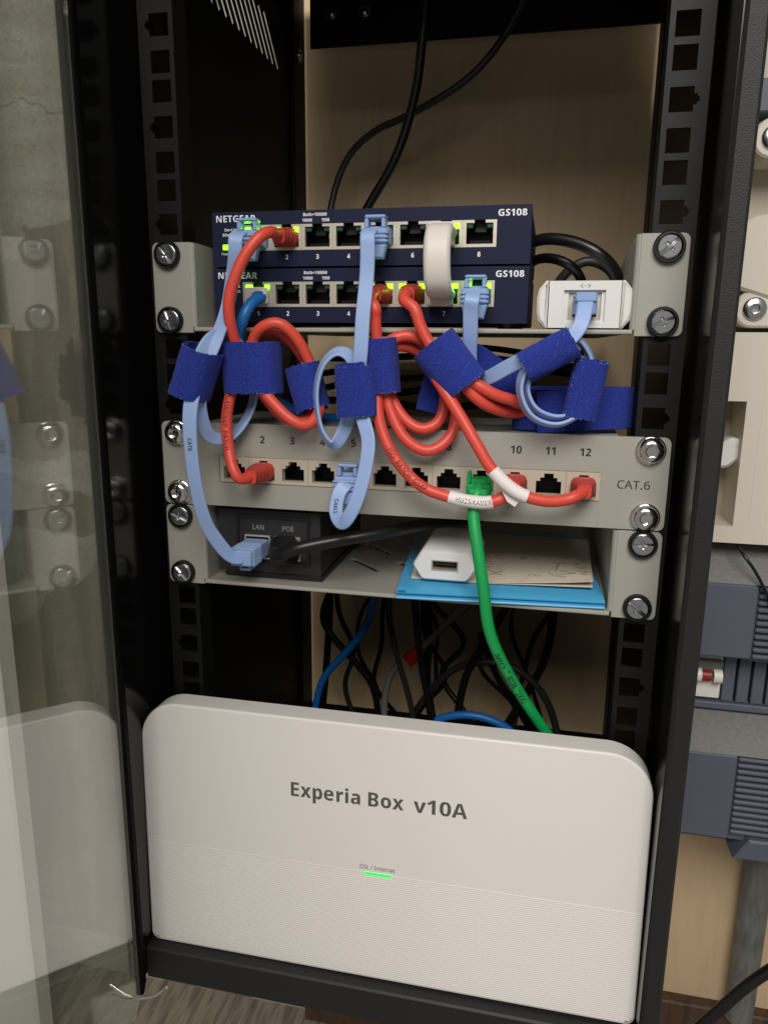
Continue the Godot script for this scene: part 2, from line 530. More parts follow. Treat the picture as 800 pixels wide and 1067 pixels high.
func noise_tex(freq: float, seed_: int, size := 256, ramp: Array = [], as_normal := false, octaves := 3, kind := FastNoiseLite.TYPE_SIMPLEX_SMOOTH) -> NoiseTexture2D:
	var f := FastNoiseLite.new()
	f.seed = seed_
	f.frequency = freq
	f.noise_type = kind
	f.fractal_octaves = octaves
	var t := NoiseTexture2D.new()
	t.width = size; t.height = size
	t.seamless = true
	t.noise = f
	t.as_normal_map = as_normal
	if ramp.size():
		var g := Gradient.new()
		g.offsets = PackedFloat32Array(ramp.map(func(a): return a[0]))
		g.colors = PackedColorArray(ramp.map(func(a): return a[1]))
		t.color_ramp = g
	return t


func mat(key: String, c: Color, rough: float, metal := 0.0) -> StandardMaterial3D:
	var m := StandardMaterial3D.new()
	m.resource_name = key
	m.albedo_color = c
	m.roughness = rough
	m.metallic = metal
	M[key] = m
	return m


func triplanar(m: StandardMaterial3D, scale_per_m: Vector3) -> void:
	m.uv1_triplanar = true
	m.uv1_world_triplanar = true
	m.uv1_scale = scale_per_m


func grain(m: StandardMaterial3D, tex: Texture2D, relief_cm: float, per_m: float) -> void:
	m.heightmap_enabled = true
	m.heightmap_texture = tex
	m.heightmap_scale = relief_cm
	triplanar(m, Vector3.ONE * per_m)


# old wall: bare brown-grey render with ragged remains of paler plaster, a crack and a dark stain
func plaster_picture() -> ImageTexture:
	var im := Image.create(320, 1000, false, Image.FORMAT_RGB8)
	var a := FastNoiseLite.new()
	a.seed = 5; a.frequency = 0.012; a.fractal_octaves = 5
	var b := FastNoiseLite.new()
	b.seed = 9; b.frequency = 0.09; b.fractal_octaves = 3
	var bare := srgb(148, 142, 124)
	var bare_dark := srgb(118, 113, 99)
	var pale := srgb(172, 172, 158)
	var stain := srgb(84, 80, 70)
	for py in 1000:
		var y := 450.0 - py
		for px in 320:
			var x := -531.0 + px
			var e := a.get_noise_2d(x, y) * 46.0 + b.get_noise_2d(x, y) * 6.0
			var g := clampf(0.5 + a.get_noise_2d(x * 2.0 + 400.0, y * 0.4) * 1.2, 0, 1)
			var c := bare_dark.lerp(bare, g)
			var layer := false
			if y > 236.0 + e * 0.4 and x < -318.0 + e: layer = true
			if y > 206.0 + e * 0.5 and x < -425.0 + e * 0.6: layer = true
			if absf(y + 2.0 - e * 0.5) < 16.0 and x < -352.0 + e: layer = true
			if y < -62.0 + e * 0.3 and y > -132.0 + (x + 425.0) * 0.75 + e * 0.5 and x < -340.0: layer = true
			if layer:
				c = pale.lerp(bare, clampf(0.25 + a.get_noise_2d(x * 0.5, y * 3.0) * 0.6, 0, 0.6))
				if b.get_noise_2d(x * 1.3 + 70.0, y * 1.3) > 0.5: c = c.lerp(stain, 0.3)
			var d := Vector2((x + 352.0) / 44.0, (y - 100.0) / 52.0)
			if d.length() + e * 0.012 < 1.0 and not layer: c = c.lerp(stain, 0.75)
			if absf(y - 338.0 - a.get_noise_2d(x * 1.5, 7.0) * 14.0) < 0.8: c = c.lerp(stain, 0.45)
			c = c * (1.0 + b.get_noise_2d(x * 2.2, y * 2.2) * 0.09)
			im.set_pixel(px, py, c)
	return ImageTexture.create_from_image(im)


func make_materials() -> void:
	var fine := noise_tex(0.12, 3, 256)
	var speckle := noise_tex(0.2, 5, 256, [], false, 2)
	var m: StandardMaterial3D
	m = mat("powder_black", srgb(34, 34, 34), 0.5)
	grain(m, speckle, 0.012, 30.0)
	M.powder_black.metallic_specular = 0.4
	mat("gloss_black", srgb(14, 14, 14), 0.16)
	m = mat("satin_black", srgb(17, 17, 16), 0.5)
	m.metallic_specular = 0.35
	grain(m, speckle, 0.006, 30.0)
	m = mat("seal_black", srgb(9, 9, 9), 0.8)
	m.metallic_specular = 0.2
	m = mat("panel_grey", srgb(158, 156, 147), 0.5)
	grain(m, fine, 0.006, 40.0)
	m = mat("navy_steel", srgb(24, 30, 56), 0.55)
	m.metallic_specular = 0.3
	grain(m, speckle, 0.006, 60.0)
	m = mat("jack_metal", srgb(205, 198, 184), 0.38, 0.55)
	mat("jack_plastic", srgb(184, 174, 157), 0.5)
	mat("black_plastic", srgb(24, 24, 25), 0.42)
	m = mat("injector_black", srgb(38, 38, 40), 0.5)
	grain(m, speckle, 0.01, 50.0)
	mat("gold_pin", srgb(120, 100, 60), 0.4, 0.9)
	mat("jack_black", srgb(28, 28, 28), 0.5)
	m = mat("cable_red", srgb(214, 76, 60), 0.42)
	mat("boot_red", srgb(200, 66, 56), 0.38)
	m = mat("clear_plug", Color(0.86, 0.84, 0.82, 0.45), 0.15)
	m.transparency = BaseMaterial3D.TRANSPARENCY_ALPHA
	mat("cable_flat_blue", srgb(146, 172, 217), 0.45)
	mat("boot_flat_blue", srgb(138, 165, 208), 0.42)
	mat("cable_blue", srgb(24, 104, 178), 0.4)
	mat("cable_green", srgb(20, 158, 80), 0.42)
	mat("cable_black", srgb(20, 20, 21), 0.33)
	mat("cable_charcoal", srgb(44, 44, 45), 0.45)
	mat("cable_grey", srgb(120, 120, 118), 0.5)
	mat("cable_white", srgb(212, 206, 198), 0.45)
	mat("connector_red", srgb(170, 26, 34), 0.4)
	m = mat("velcro", srgb(35, 58, 160), 0.95)
	grain(m, noise_tex(0.12, 11, 256, [], false, 4), 0.07, 45.0)
	m.albedo_texture = noise_tex(0.06, 12, 256, [[0.0, Color(0.6, 0.6, 0.66)], [0.5, Color(0.9, 0.9, 0.92)], [1.0, Color(1.0, 1.0, 1.0)]], false, 4)
	m.rim_enabled = true
	m.rim = 0.35
	m.rim_tint = 0.6
	mat("velcro_fray", srgb(150, 165, 225), 0.9)
	mat("white_plastic", srgb(222, 221, 218), 0.35)
	m = mat("router_white", srgb(228, 224, 219), 0.45)
	grain(m, fine, 0.003, 60.0)
	mat("ink_dark", srgb(86, 82, 78), 0.6)
	mat("ink_black", srgb(22, 22, 22), 0.6)
	mat("ink_white", srgb(232, 234, 238), 0.6)
	mat("ink_grey", srgb(150, 150, 150), 0.6)
	mat("ink_cable", srgb(96, 30, 26), 0.7)
	mat("label_white", srgb(230, 222, 222), 0.55)
	mat("zinc", srgb(196, 200, 204), 0.22, 1.0)
	mat("chrome", srgb(224, 222, 218), 0.12, 1.0)
	mat("washer_black", srgb(18, 18, 18), 0.38)
	m = mat("led_green", srgb(60, 255, 20), 0.4)
	m.emission_enabled = true
	m.emission = Color(0.45, 1.0, 0.08)
	m.emission_energy_multiplier = 5.0
	m = mat("led_bar", srgb(20, 240, 90), 0.4)
	m.emission_enabled = true
	m.emission = Color(0.05, 1.0, 0.28)
	m.emission_energy_multiplier = 1.1
	mat("led_off", srgb(28, 74, 56), 0.3)
	m = mat("paper", srgb(222, 212, 194), 0.85)
	m.albedo_texture = noise_tex(0.03, 21, 256, [[0.0, Color(0.93, 0.92, 0.9)], [1.0, Color(1, 1, 1)]])
	triplanar(m, Vector3.ONE * 20.0)
	mat("booklet_blue", srgb(70, 165, 212), 0.45)
	mat("ink_pen", srgb(70, 92, 80), 0.7)
	m = mat("plywood", Color.WHITE, 0.65)
	m.albedo_texture = noise_tex(0.02, 31, 512, [[0.0, srgb(200, 174, 138)], [0.35, srgb(206, 181, 146)], [0.6, srgb(209, 184, 149)], [1.0, srgb(204, 178, 142)]], false, 5)
	triplanar(m, Vector3(7.0, 0.8, 7.0))
	m = mat("old_plaster", Color.WHITE, 0.9)
	m.albedo_texture = plaster_picture()
	m.uv1_triplanar = true
	m.uv1_world_triplanar = true
	m.uv1_scale = Vector3(3.2, 1.0, 3.2)
	m.uv1_offset = Vector3(1.7, -0.45, 0)
	m = mat("floor_board", Color.WHITE, 0.55)
	m.albedo_texture = noise_tex(0.02, 51, 512, [[0.0, srgb(96, 86, 74)], [0.45, srgb(134, 124, 111)], [0.7, srgb(150, 140, 127)], [1.0, srgb(112, 102, 90)]], false, 5)
	triplanar(m, Vector3(9.0, 3.0, 1.2))
	m = mat("skirting", Color.WHITE, 0.6)
	m.albedo_texture = noise_tex(0.02, 52, 256, [[0.0, srgb(52, 36, 26)], [0.5, srgb(84, 62, 46)], [1.0, srgb(70, 52, 38)]], false, 4)
	triplanar(m, Vector3(14.0, 2.0, 14.0))
	mat("jamb_paint", srgb(224, 226, 216), 0.5)
	m = mat("meter_beige", srgb(211, 203, 188), 0.45)
	grain(m, speckle, 0.008, 30.0)
	m = mat("meter_stone", srgb(176, 168, 150), 0.55)
	grain(m, speckle, 0.008, 30.0)
	m = mat("unit_blue", srgb(84, 91, 104), 0.5)
	grain(m, speckle, 0.01, 30.0)
	m = mat("unit_dusty", Color.WHITE, 0.85)
	m.albedo_texture = noise_tex(0.03, 61, 512, [[0.0, srgb(112, 114, 116)], [0.5, srgb(124, 124, 122)], [1.0, srgb(138, 135, 128)]], false, 5)
	triplanar(m, Vector3(12.0, 26.0, 26.0))
	mat("breaker_white", srgb(222, 218, 210), 0.4)
	mat("breaker_grey", srgb(96, 98, 96), 0.5)
	mat("breaker_red", srgb(140, 34, 26), 0.4)
	m = mat("conduit", Color.WHITE, 0.5)
	m.albedo_texture = noise_tex(0.03, 62, 256, [[0.0, srgb(84, 88, 86)], [0.6, srgb(112, 114, 110)], [1.0, srgb(128, 126, 118)]], false, 4)
	triplanar(m, Vector3(20.0, 4.0, 20.0))
	m = mat("glass", Color(0.84, 0.87, 0.78, 0.11), 0.02)
	m.transparency = BaseMaterial3D.TRANSPARENCY_ALPHA
	m.metallic_specular = 0.5


# ---------------------------------------------------------------- scene
func _ready() -> void:
	rng.seed = 7
	# camera
	var cam := Camera3D.new()
	cam.name = "camera"
	add_child(cam)
	cam.position = Vector3(70.44, 129.32, 359.78) * S
	cam.basis = Basis(Vector3.UP, 0.21174) * Basis(Vector3.RIGHT, -0.22179) * Basis(Vector3.BACK, 0.01028)
	cam.fov = rad_to_deg(2.0 * atan(533.5 / 777.785))
	cam.near = 0.01
	cam.far = 20.0
	cam.current = true
	# surroundings: a dim room, no sky
	var env := Environment.new()
	env.background_mode = Environment.BG_COLOR
	env.background_color = Color(0.62, 0.605, 0.585)
	env.background_energy_multiplier = 0.72
	env.tonemap_mode = Environment.TONE_MAPPER_LINEAR
	env.tonemap_exposure = 1.0
	env.sdfgi_enabled = true
	env.ssao_enabled = true
	env.ssil_enabled = true
	var we := WorldEnvironment.new()
	we.name = "surroundings"
	we.environment = env
	add_child(we)
	# the room's light, behind and above the photographer
	var lamp := AreaLight3D.new()
	lamp.name = "room_light"
	add_child(lamp)
	lamp.area_size = Vector2(1.0, 0.7)
	lamp.light_color = Color(1.0, 0.98, 0.957)
	lamp.light_energy = 2.55
	lamp.area_range = 8.0
	lamp.shadow_enabled = true
	lamp.look_at_from_position(Vector3(0.18, 1.04, 1.24), Vector3(0.0, -0.02, 0.0), Vector3.UP)

	make_materials()
	make_setting()
	make_cabinet()
	make_door()
	make_shelves()
	make_patch_panel()
	make_switches()
	make_adapter()
	make_injector()
	make_papers()
	make_router()
	make_cables()
	make_straps()
	make_background_cables()
	make_meter_side()


func make_setting() -> void:
	var mb := MB.new()
	mb.box(Vector3(-152, -490, -318), Vector3(560, 640, -300))
	structure("plywood_wall", mb, M.plywood, Vector3(100, -480, -309))
	mb = MB.new()
	mb.box(Vector3(-900, -600, -340), Vector3(-153, 640, -302))
	mb.box(Vector3(-153, -600, -340), Vector3(560, 640, -320))
	structure("plaster_wall", mb, M.old_plaster, Vector3(-500, -500, -320))
	mb = MB.new()
	mb.box(Vector3(-900, -630, -340), Vector3(560, -600, 420))
	structure("floor", mb, M.floor_board, Vector3(-100, -630, 0))
	mb = MB.new()
	mb.box(Vector3(-152, -599.9, -318), Vector3(560, -490.2, -288), 1.5)
	structure("skirting_board", mb, M.skirting, Vector3(100, -499, -295))
	mb = MB.new()
	mb.box(Vector3(-600, -600, -215), Vector3(-409, 640, -190), 3.0)
	single("door_jamb", mb, M.jamb_paint, "pale painted upright post seen through the glass door", "door jamb", Vector3(-500, -600, -202))


func make_cabinet() -> void:
	var t := thing("rack_cabinet", "black steel wall cabinet with open front and square-holed mounting rails", "cabinet", Vector3(0, -230, -120))
	# left side panel with a row of slanting vent slots
	var c := CSGBox3D.new()
	c.name = "side_panel"
	c.size = Vector3(1.0, 628, 288) * S
	c.material = M.satin_black
	t.add_child(c, true)
	c.position = (Vector3(-141.8, 84, -140) - org[t]) * S
	for k in 14:
		var h := CSGBox3D.new()
		h.name = "vent_slot"
		h.operation = CSGShape3D.OPERATION_SUBTRACTION
		h.size = Vector3(6, 40, 4.2) * S
		c.add_child(h, true)
		h.material = M.satin_black
		h.position = Vector3(0, 344.5 - 84, -82.0 - k * 10.4 + 140) * S
		h.rotation = Vector3(deg_to_rad(44), 0, 0)
	var mb := MB.new()
	mb.box(Vector3(139, -230, -284), Vector3(140.6, 398, 4))
	part("side_panel", mb, M.satin_black, t)
	mb = MB.new()
	mb.box(Vector3(-142.6, 398.2, -284), Vector3(140.6, 399.8, 4))
	part("top_panel", mb, M.satin_black, t)
	mb = MB.new()
	mb.box(Vector3(-140.8, -229.8, -284), Vector3(138.8, -228.2, 9.8))
	part("bottom_panel", mb, M.satin_black, t)
	# front frame
	mb = MB.new()
	mb.box(Vector3(-147, -230, 4.2), Vector3(-137.7, 400, 37), 1.4)
	part("front_post", mb, M.powder_black, t)
	mb = MB.new()
	mb.box(Vector3(132.3, -230, 4.2), Vector3(141.2, 400, 37), 1.4)
	part("front_post", mb, M.powder_black, t)
	mb = MB.new()
	mb.box(Vector3(-137.6, -231, 10), Vector3(132.2, -210.3, 33), 1.0)
	part("front_sill", mb, M.powder_black, t)
	mb = MB.new()
	mb.box(Vector3(-137.6, 362, 22), Vector3(132.2, 400, 33), 1.0)  # unseen header, made deep to keep the lamp off the interior plywood
	part("shading_lintel", mb, M.powder_black, t)
	# smooth inner linings of the two front posts
	mb = MB.new()
	mb.box(Vector3(-137.65, -210, -22), Vector3(-137.2, 379, 35.4))
	part("post_lining", mb, M.gloss_black, t)
	mb = MB.new()
	mb.box(Vector3(131.8, -210, -22), Vector3(132.25, 379, 35.4))
	part("post_lining", mb, M.gloss_black, t)
	# rolled front edge of the left post
	mb = MB.new()
	mb.xf = Transform3D(Basis(Vector3.RIGHT, -PI / 2), Vector3(-138.0, -229, 36.9))
	mb.lathe([[0.001, 0.0], [0.75, 0.0], [0.75, 628.0], [0.001, 628.0]], 14)
	part("rolled_edge", mb, M.gloss_black, t)
	# mounting rails with square holes
	for s in [-1.0, 1.0]:
		mb = MB.new()
		var holes := []
		for k in range(-4, 5):
			var y: float = 186.0 - 44.45 * 2 + 44.45 * k
			for d in [-15.875, 0.0, 15.875]:
				holes.append(Rect2(s * 118.26 - 4.9, y + d - 4.9, 9.8, 9.8))
				if d == 0.0:
					holes.append(Rect2(s * 118.26 + (4.9 if s > 0 else -6.3), y - 2.2, 1.4, 4.4))
					holes.append(Rect2(s * 118.26 + (6.3 if s > 0 else -7.2), y - 1.1, 0.9, 2.2))
		mb.plate(Rect2(111.0 if s > 0 else -129.0, -205, 18, 590), -3.4, -1.8, holes)
		var xi: float = 111.0 * s
		mb.box(Vector3(minf(xi, xi + s * 1.5), -205, -16), Vector3(maxf(xi, xi + s * 1.5), 385, -3.42))
		var xo: float = 127.5 * s
		mb.box(Vector3(minf(xo, xo + s * 1.5), -205, -40), Vector3(maxf(xo, xo + s * 1.5), 385, -3.42))
		part("mounting_rail", mb, M.satin_black, t)
	# rear posts, rear bars and their small screws
	mb = MB.new()
	mb.box(Vector3(-140.9, -228, -284), Vector3(-137.5, 398, -256), 0.6)
	part("rear_post", mb, M.satin_black, t)
	mb = MB.new()
	mb.box(Vector3(136, -228, -284), Vector3(138.9, 398, -256), 0.6)
	part("rear_post", mb, M.satin_black, t)
	mb = MB.new()
	mb.box(Vector3(-132, 361, -284), Vector3(135.8, 398, -281.5))
	part("rear_bar", mb, M.satin_black, t)
	mb = MB.new()
	mb.box(Vector3(-137.3, -228, -284), Vector3(135.8, -214, -281.5))
	part("rear_bar", mb, M.satin_black, t)
	mb = MB.new()
	mb.lathe([[0.001, 3.0], [2.0, 2.6], [3.0, 1.6], [3.0, 0.8], [5.2, 0.8], [5.2, 0.0]], 18)
	var bolt := mb.commit(Vector3.ZERO)
	for q in [Vector3(-114, 384, -281.4), Vector3(-87, 383.5, -281.4), Vector3(60, 390, -281.4)]:
		put("bolt", bolt, M.zinc, t, q)
	put("bolt", bolt, M.zinc, t, Vector3(-137.4, 352, -268), Basis(Vector3.UP, PI / 2))


func make_door() -> void:
	# hinged at the left front post and swung open towards the room
	var dir := Vector3(0.3807, 0, 0.9247)
	var at := Vector3(-136.0, -226, 40.0)
	var b := Basis(dir, Vector3.UP, dir.cross(Vector3.UP))
	var t := thing("glass_door", "open clear glass cabinet door with black edge stile, mirroring the rack", "door", at, "", b)
	var mb := MB.new()
	mb.box(Vector3(0.5, 0, -2.2), Vector3(11, 622, 2.2), 0.8)
	part("stile", mb, M.seal_black, t)
	mb = MB.new()
	mb.box(Vector3(11.05, 1, -0.25), Vector3(262, 621, 0.25))
	part("glass_pane", mb, M.glass, t)
	mb = MB.new()
	mb.box(Vector3(262.05, 0, -2.6), Vector3(274, 622, 2.6), 0.8)
	part("stile", mb, M.powder_black, t)
	# bottom hinge: a bent bright strap under the corner and its pin
	mb = MB.new()
	var p := PackedVector3Array([Vector3(-3, -2.5, 18), Vector3(1.2, -6, 10.2), Vector3(4.6, -7.5, 1.9), Vector3(8.8, -3.0, -8.3), Vector3(11.9, 4.5, -14.5)])
	mb.sweep(round_frames(spline(p, 8)[0], func(_l, _t): return 0.75), circle_section(10))
	part("hinge_strap", mb, M.chrome, t)
	mb = MB.new()
	mb.xf = Transform3D(Basis(Vector3.RIGHT, -PI / 2), Vector3(0.5, 3, 3.8))
	mb.lathe([[0.001, 0.0], [1.2, 0.0], [1.2, 22.0], [0.9, 22.6], [0.001, 22.6]], 14)
	part("hinge_pin", mb, M.zinc, t)


# ---- screws, shared by the rack panels
var screw_meshes := {}

func make_screw_meshes() -> void:
	var mb := MB.new()
	mb.lathe([[6.7, 0.0], [6.7, 2.4], [6.2, 3.1], [5.7, 3.1], [5.3, 2.0], [5.2, 1.2], [0.001, 1.2]], 32)
	screw_meshes.washer = mb.commit(Vector3.ZERO)
	mb = MB.new()
	mb.lathe([[5.15, 1.25], [5.15, 2.3], [4.9, 2.5], [0.001, 2.55]], 30)
	for s in [-1.0, 1.0]:
		var poly := PackedVector2Array()
		for k in 15:
			var a := lerpf(asin(0.62 / 5.0), PI - asin(0.62 / 5.0), k / 14.0)
			poly.append(Vector2(cos(a), s * sin(a)) * 4.95)
		# a notch in the middle of each half makes the cross recess
		poly.append(Vector2(-0.55, s * 0.62)); poly.append(Vector2(-0.45, s * 2.0)); poly.append(Vector2(0.45, s * 2.0)); poly.append(Vector2(0.55, s * 0.62))
		mb.prism(poly, 2.5, 3.5, 0.35, false)
	screw_meshes.slotted = mb.commit(Vector3.ZERO)
	mb = MB.new()
	mb.lathe([[6.9, 0.0], [6.9, 0.7], [6.5, 1.2], [5.6, 1.5]], 32)
	screw_meshes.ring = mb.commit(Vector3.ZERO)
	mb = MB.new()
	mb.lathe([[6.1, 1.2], [6.0, 2.2], [5.5, 3.3], [4.7, 4.1], [3.8, 4.5], [3.05, 4.6]], 32)
	mb.lathe([[3.3, 4.58], [2.95, 4.6], [2.6, 4.3], [2.55, 2.2], [0.001, 2.0]], 6)
	screw_meshes.hex = mb.commit(Vector3.ZERO)


func slotted_screw(parent: Node3D, x: float, y: float, angle: float) -> void:
	var s := put("screw", screw_meshes.slotted, M.zinc, parent, Vector3(x, y, 0.02), Basis(Vector3.BACK, angle))
	put("washer", screw_meshes.washer, M.washer_black, s, Vector3(x, y, 0.02))


func hex_screw(parent: Node3D, x: float, y: float, angle: float) -> void:
	var s := put("screw", screw_meshes.hex, M.chrome, parent, Vector3(x, y, 0.02), Basis(Vector3.BACK, angle))
	put("washer", screw_meshes.ring, M.chrome, s, Vector3(x, y, 0.02))


func shelf(label: String, y0: float, slots: Array, wing: float, angles: Array) -> Node3D:
	var t := thing("rack_shelf", label, "shelf", Vector3(0, y0, -80))
	for s in [-1.0, 1.0]:
		var x0: float = minf(s * 127.0, s * 106.6)
		var x1: float = maxf(s * 127.0, s * 106.6)
		var r := [3.0, 0.0, 0.0, 3.0] if s < 0 else [0.0, 3.0, 3.0, 0.0]
		var mb := MB.new()
		mb.prism(rrect(x0, y0 + 0.3, x1, y0 + 44.0, r), -1.6, 0.0, 0.25)
		part("ear", mb, M.panel_grey, t)
		# side wall, folded back from the ear with a small rounded fold, its top edge falling to the rear
		mb = MB.new()
		var xw: float = s * 105.4
		var prof := PackedVector2Array([Vector2(-1.2, y0 + 3.2), Vector2(-1.2, y0 + 43.8), Vector2(-18, y0 + 43.8), Vector2(-268, y0 + 14), Vector2(-268, y0 + 3.2)])
		# polygon in (z, y), pushed along x
		mb.xf = Transform3D(Basis(Vector3(0, 0, 1), Vector3(0, 1, 0), Vector3(-1, 0, 0)), Vector3(xw, 0, 0))
		mb.prism(prof, -0.65, 0.65)
		mb.xf = Transform3D.IDENTITY
		var fold := []
		for k in 7:
			var a := PI / 2.0 * k / 6.0
			fold.append(Vector3(s * (106.6 - 1.85 * sin(a)), 0, -1.85 + 1.85 * cos(a)))
		for k in 6:
			var u := Vector3(0, y0 + 3.2, 0)
			var w := Vector3(0, y0 + 43.8, 0)
			var na := Vector3(-s * sin(PI / 2 * k / 6.0), 0, cos(PI / 2 * k / 6.0))
			var nb := Vector3(-s * sin(PI / 2 * (k + 1) / 6.0), 0, cos(PI / 2 * (k + 1) / 6.0))
			mb.squad(fold[k] + u, fold[k] + w, fold[k + 1] + w, fold[k + 1] + u, na, na, nb, nb)
		part("side_wall", mb, M.panel_grey, t)
	var c := CSGBox3D.new()
	c.name = "tray"
	c.size = Vector3(211.4, 1.5, 268.0) * S  # unseen rear run lengthened to stop lamp light reaching the plywood behind
	c.material = M.panel_grey
	t.add_child(c, true)
	c.position = (Vector3(0, y0 + 2.4, -134.15) - org[t]) * S
	for q in slots:
		var h := CSGBox3D.new()
		h.name = "tray_slot"
		h.operation = CSGShape3D.OPERATION_SUBTRACTION
		h.size = Vector3(30, 8, 4.6) * S
		c.add_child(h, true)
		h.material = M.panel_grey
		h.position = Vector3(q.x, 0, q.y + 134.15) * S
		h.rotation.y = deg_to_rad(-45)
	var lip := MB.new()
	lip.xf = Transform3D(Basis(Vector3(0, 0, 1), Vector3(0, 1, 0), Vector3(-1, 0, 0)), Vector3.ZERO)
	lip.prism(PackedVector2Array([Vector2(-0.1, y0 + 1.0), Vector2(0.6, y0 + 1.3), Vector2(0.9, y0 + 2.1), Vector2(0.6, y0 + 2.9), Vector2(-0.1, y0 + 3.2)]), -105.6, 105.6)
	part("front_lip", lip, M.panel_grey, t)
	slotted_screw(t, -118.26, y0 + 38.1, angles[0])
	slotted_screw(t, -118.26, y0 + 6.5, angles[1])
	slotted_screw(t, 118.26, y0 + 38.1, angles[2])
	slotted_screw(t, 118.26, y0 + 6.5, angles[3])
	return t


func make_shelves() -> void:
	make_screw_meshes()
	shelf("light grey steel shelf carrying the two stacked network switches", 133.35, [], 1, [-0.95, -1.25, 0.75, 0.4])
	var sl := []
	for r in 3:
		for k in 7:
			sl.append(Vector2(-84 + k * 28, -48 - r * 36 + (0 if k % 2 == 0 else 0)))
	shelf("light grey slotted steel shelf holding the black injector and papers", 0.0, sl, 1, [-0.45, -0.85, 0.1, -0.7])


# ---- RJ45 sockets
var jack := {}

func make_jack_meshes() -> void:
	# patch panel jack: cream plastic frame with a stepped opening, black inside, eight pins
	var mb := MB.new()
	var hole := [Rect2(-5.9, -5.0, 11.8, 6.6), Rect2(-4.0, 1.6, 8.0, 1.7), Rect2(-2.2, 3.3, 4.4, 2.0)]
	mb.plate(Rect2(-7.98, -6.7, 15.96, 13.7), -5.0, -0.35, hole)
	jack.frame = mb.commit(Vector3.ZERO)
	mb = MB.new()
	mb.box(Vector3(-6.6, -5.6, -19), Vector3(6.6, 6.0, -18))
	mb.quad(Vector3(-6.4, -5.5, -18), Vector3(6.4, -5.5, -18), Vector3(6.4, -5.5, -5.02), Vector3(-6.4, -5.5, -5.02), Vector3.UP)
	mb.quad(Vector3(-6.4, 5.8, -18), Vector3(6.4, 5.8, -18), Vector3(6.4, 5.8, -5.02), Vector3(-6.4, 5.8, -5.02), Vector3.DOWN)
	mb.quad(Vector3(-6.4, -5.5, -18), Vector3(-6.4, 5.8, -18), Vector3(-6.4, 5.8, -5.02), Vector3(-6.4, -5.5, -5.02), Vector3.RIGHT)
	mb.quad(Vector3(6.4, -5.5, -18), Vector3(6.4, 5.8, -18), Vector3(6.4, 5.8, -5.02), Vector3(6.4, -5.5, -5.02), Vector3.LEFT)
	jack.cavity = mb.commit(Vector3.ZERO)
	mb = MB.new()
	for k in 8:
		mb.xf = Transform3D(Basis(Vector3.RIGHT, 0.5), Vector3(-3.57 + k * 1.02, 1.2, -13.0))
		mb.box(Vector3(-0.16, -0.12, -4), Vector3(0.16, 0.12, 3))
	jack.pins = mb.commit(Vector3.ZERO)
	# switch socket: bright metal shield with a wide opening and a clip notch at the top
	mb = MB.new()
	hole = [Rect2(-6.3, -4.6, 12.6, 9.4), Rect2(-2.6, 4.8, 5.2, 1.3)]
	mb.plate(Rect2(-7.9, -6.0, 15.8, 12.1), -2.0, 0.25, hole)
	mb.box(Vector3(-6.9, -1.2, 0.2), Vector3(-6.25, 1.2, 0.5))
	mb.box(Vector3(6.25, -1.2, 0.2), Vector3(6.9, 1.2, 0.5))
	jack.shield = mb.commit(Vector3.ZERO)
	mb = MB.new()
	mb.box(Vector3(-6.6, -5.0, -16), Vector3(6.6, 6.2, -15))
	mb.quad(Vector3(-6.5, -4.9, -15), Vector3(6.5, -4.9, -15), Vector3(6.5, -4.9, -2.02), Vector3(-6.5, -4.9, -2.02), Vector3.UP)
	mb.quad(Vector3(-6.5, 6.15, -15), Vector3(6.5, 6.15, -15), Vector3(6.5, 6.15, -2.02), Vector3(-6.5, 6.15, -2.02), Vector3.DOWN)
	mb.quad(Vector3(-6.5, -4.9, -15), Vector3(-6.5, 6.15, -15), Vector3(-6.5, 6.15, -2.02), Vector3(-6.5, -4.9, -2.02), Vector3.RIGHT)
	mb.quad(Vector3(6.5, -4.9, -15), Vector3(6.5, 6.15, -15), Vector3(6.5, 6.15, -2.02), Vector3(6.5, -4.9, -2.02), Vector3.LEFT)
	# moulded block behind the clip and comb at the bottom
	mb.box(Vector3(-3.0, 1.2, -14.9), Vector3(3.0, 6.1, -6.0), 0.3)
	for k in 9:
		mb.box(Vector3(-4.5 + k * 1.06, -4.85, -14), Vector3(-4.1 + k * 1.06, -2.6, -4.0))
	jack.switch_cavity = mb.commit(Vector3.ZERO)
	mb = MB.new()
	mb.box(Vector3(-1.65, -1.2, -1.2), Vector3(1.65, 1.2, 0.0), 0.45)
	jack.led = mb.commit(Vector3.ZERO)


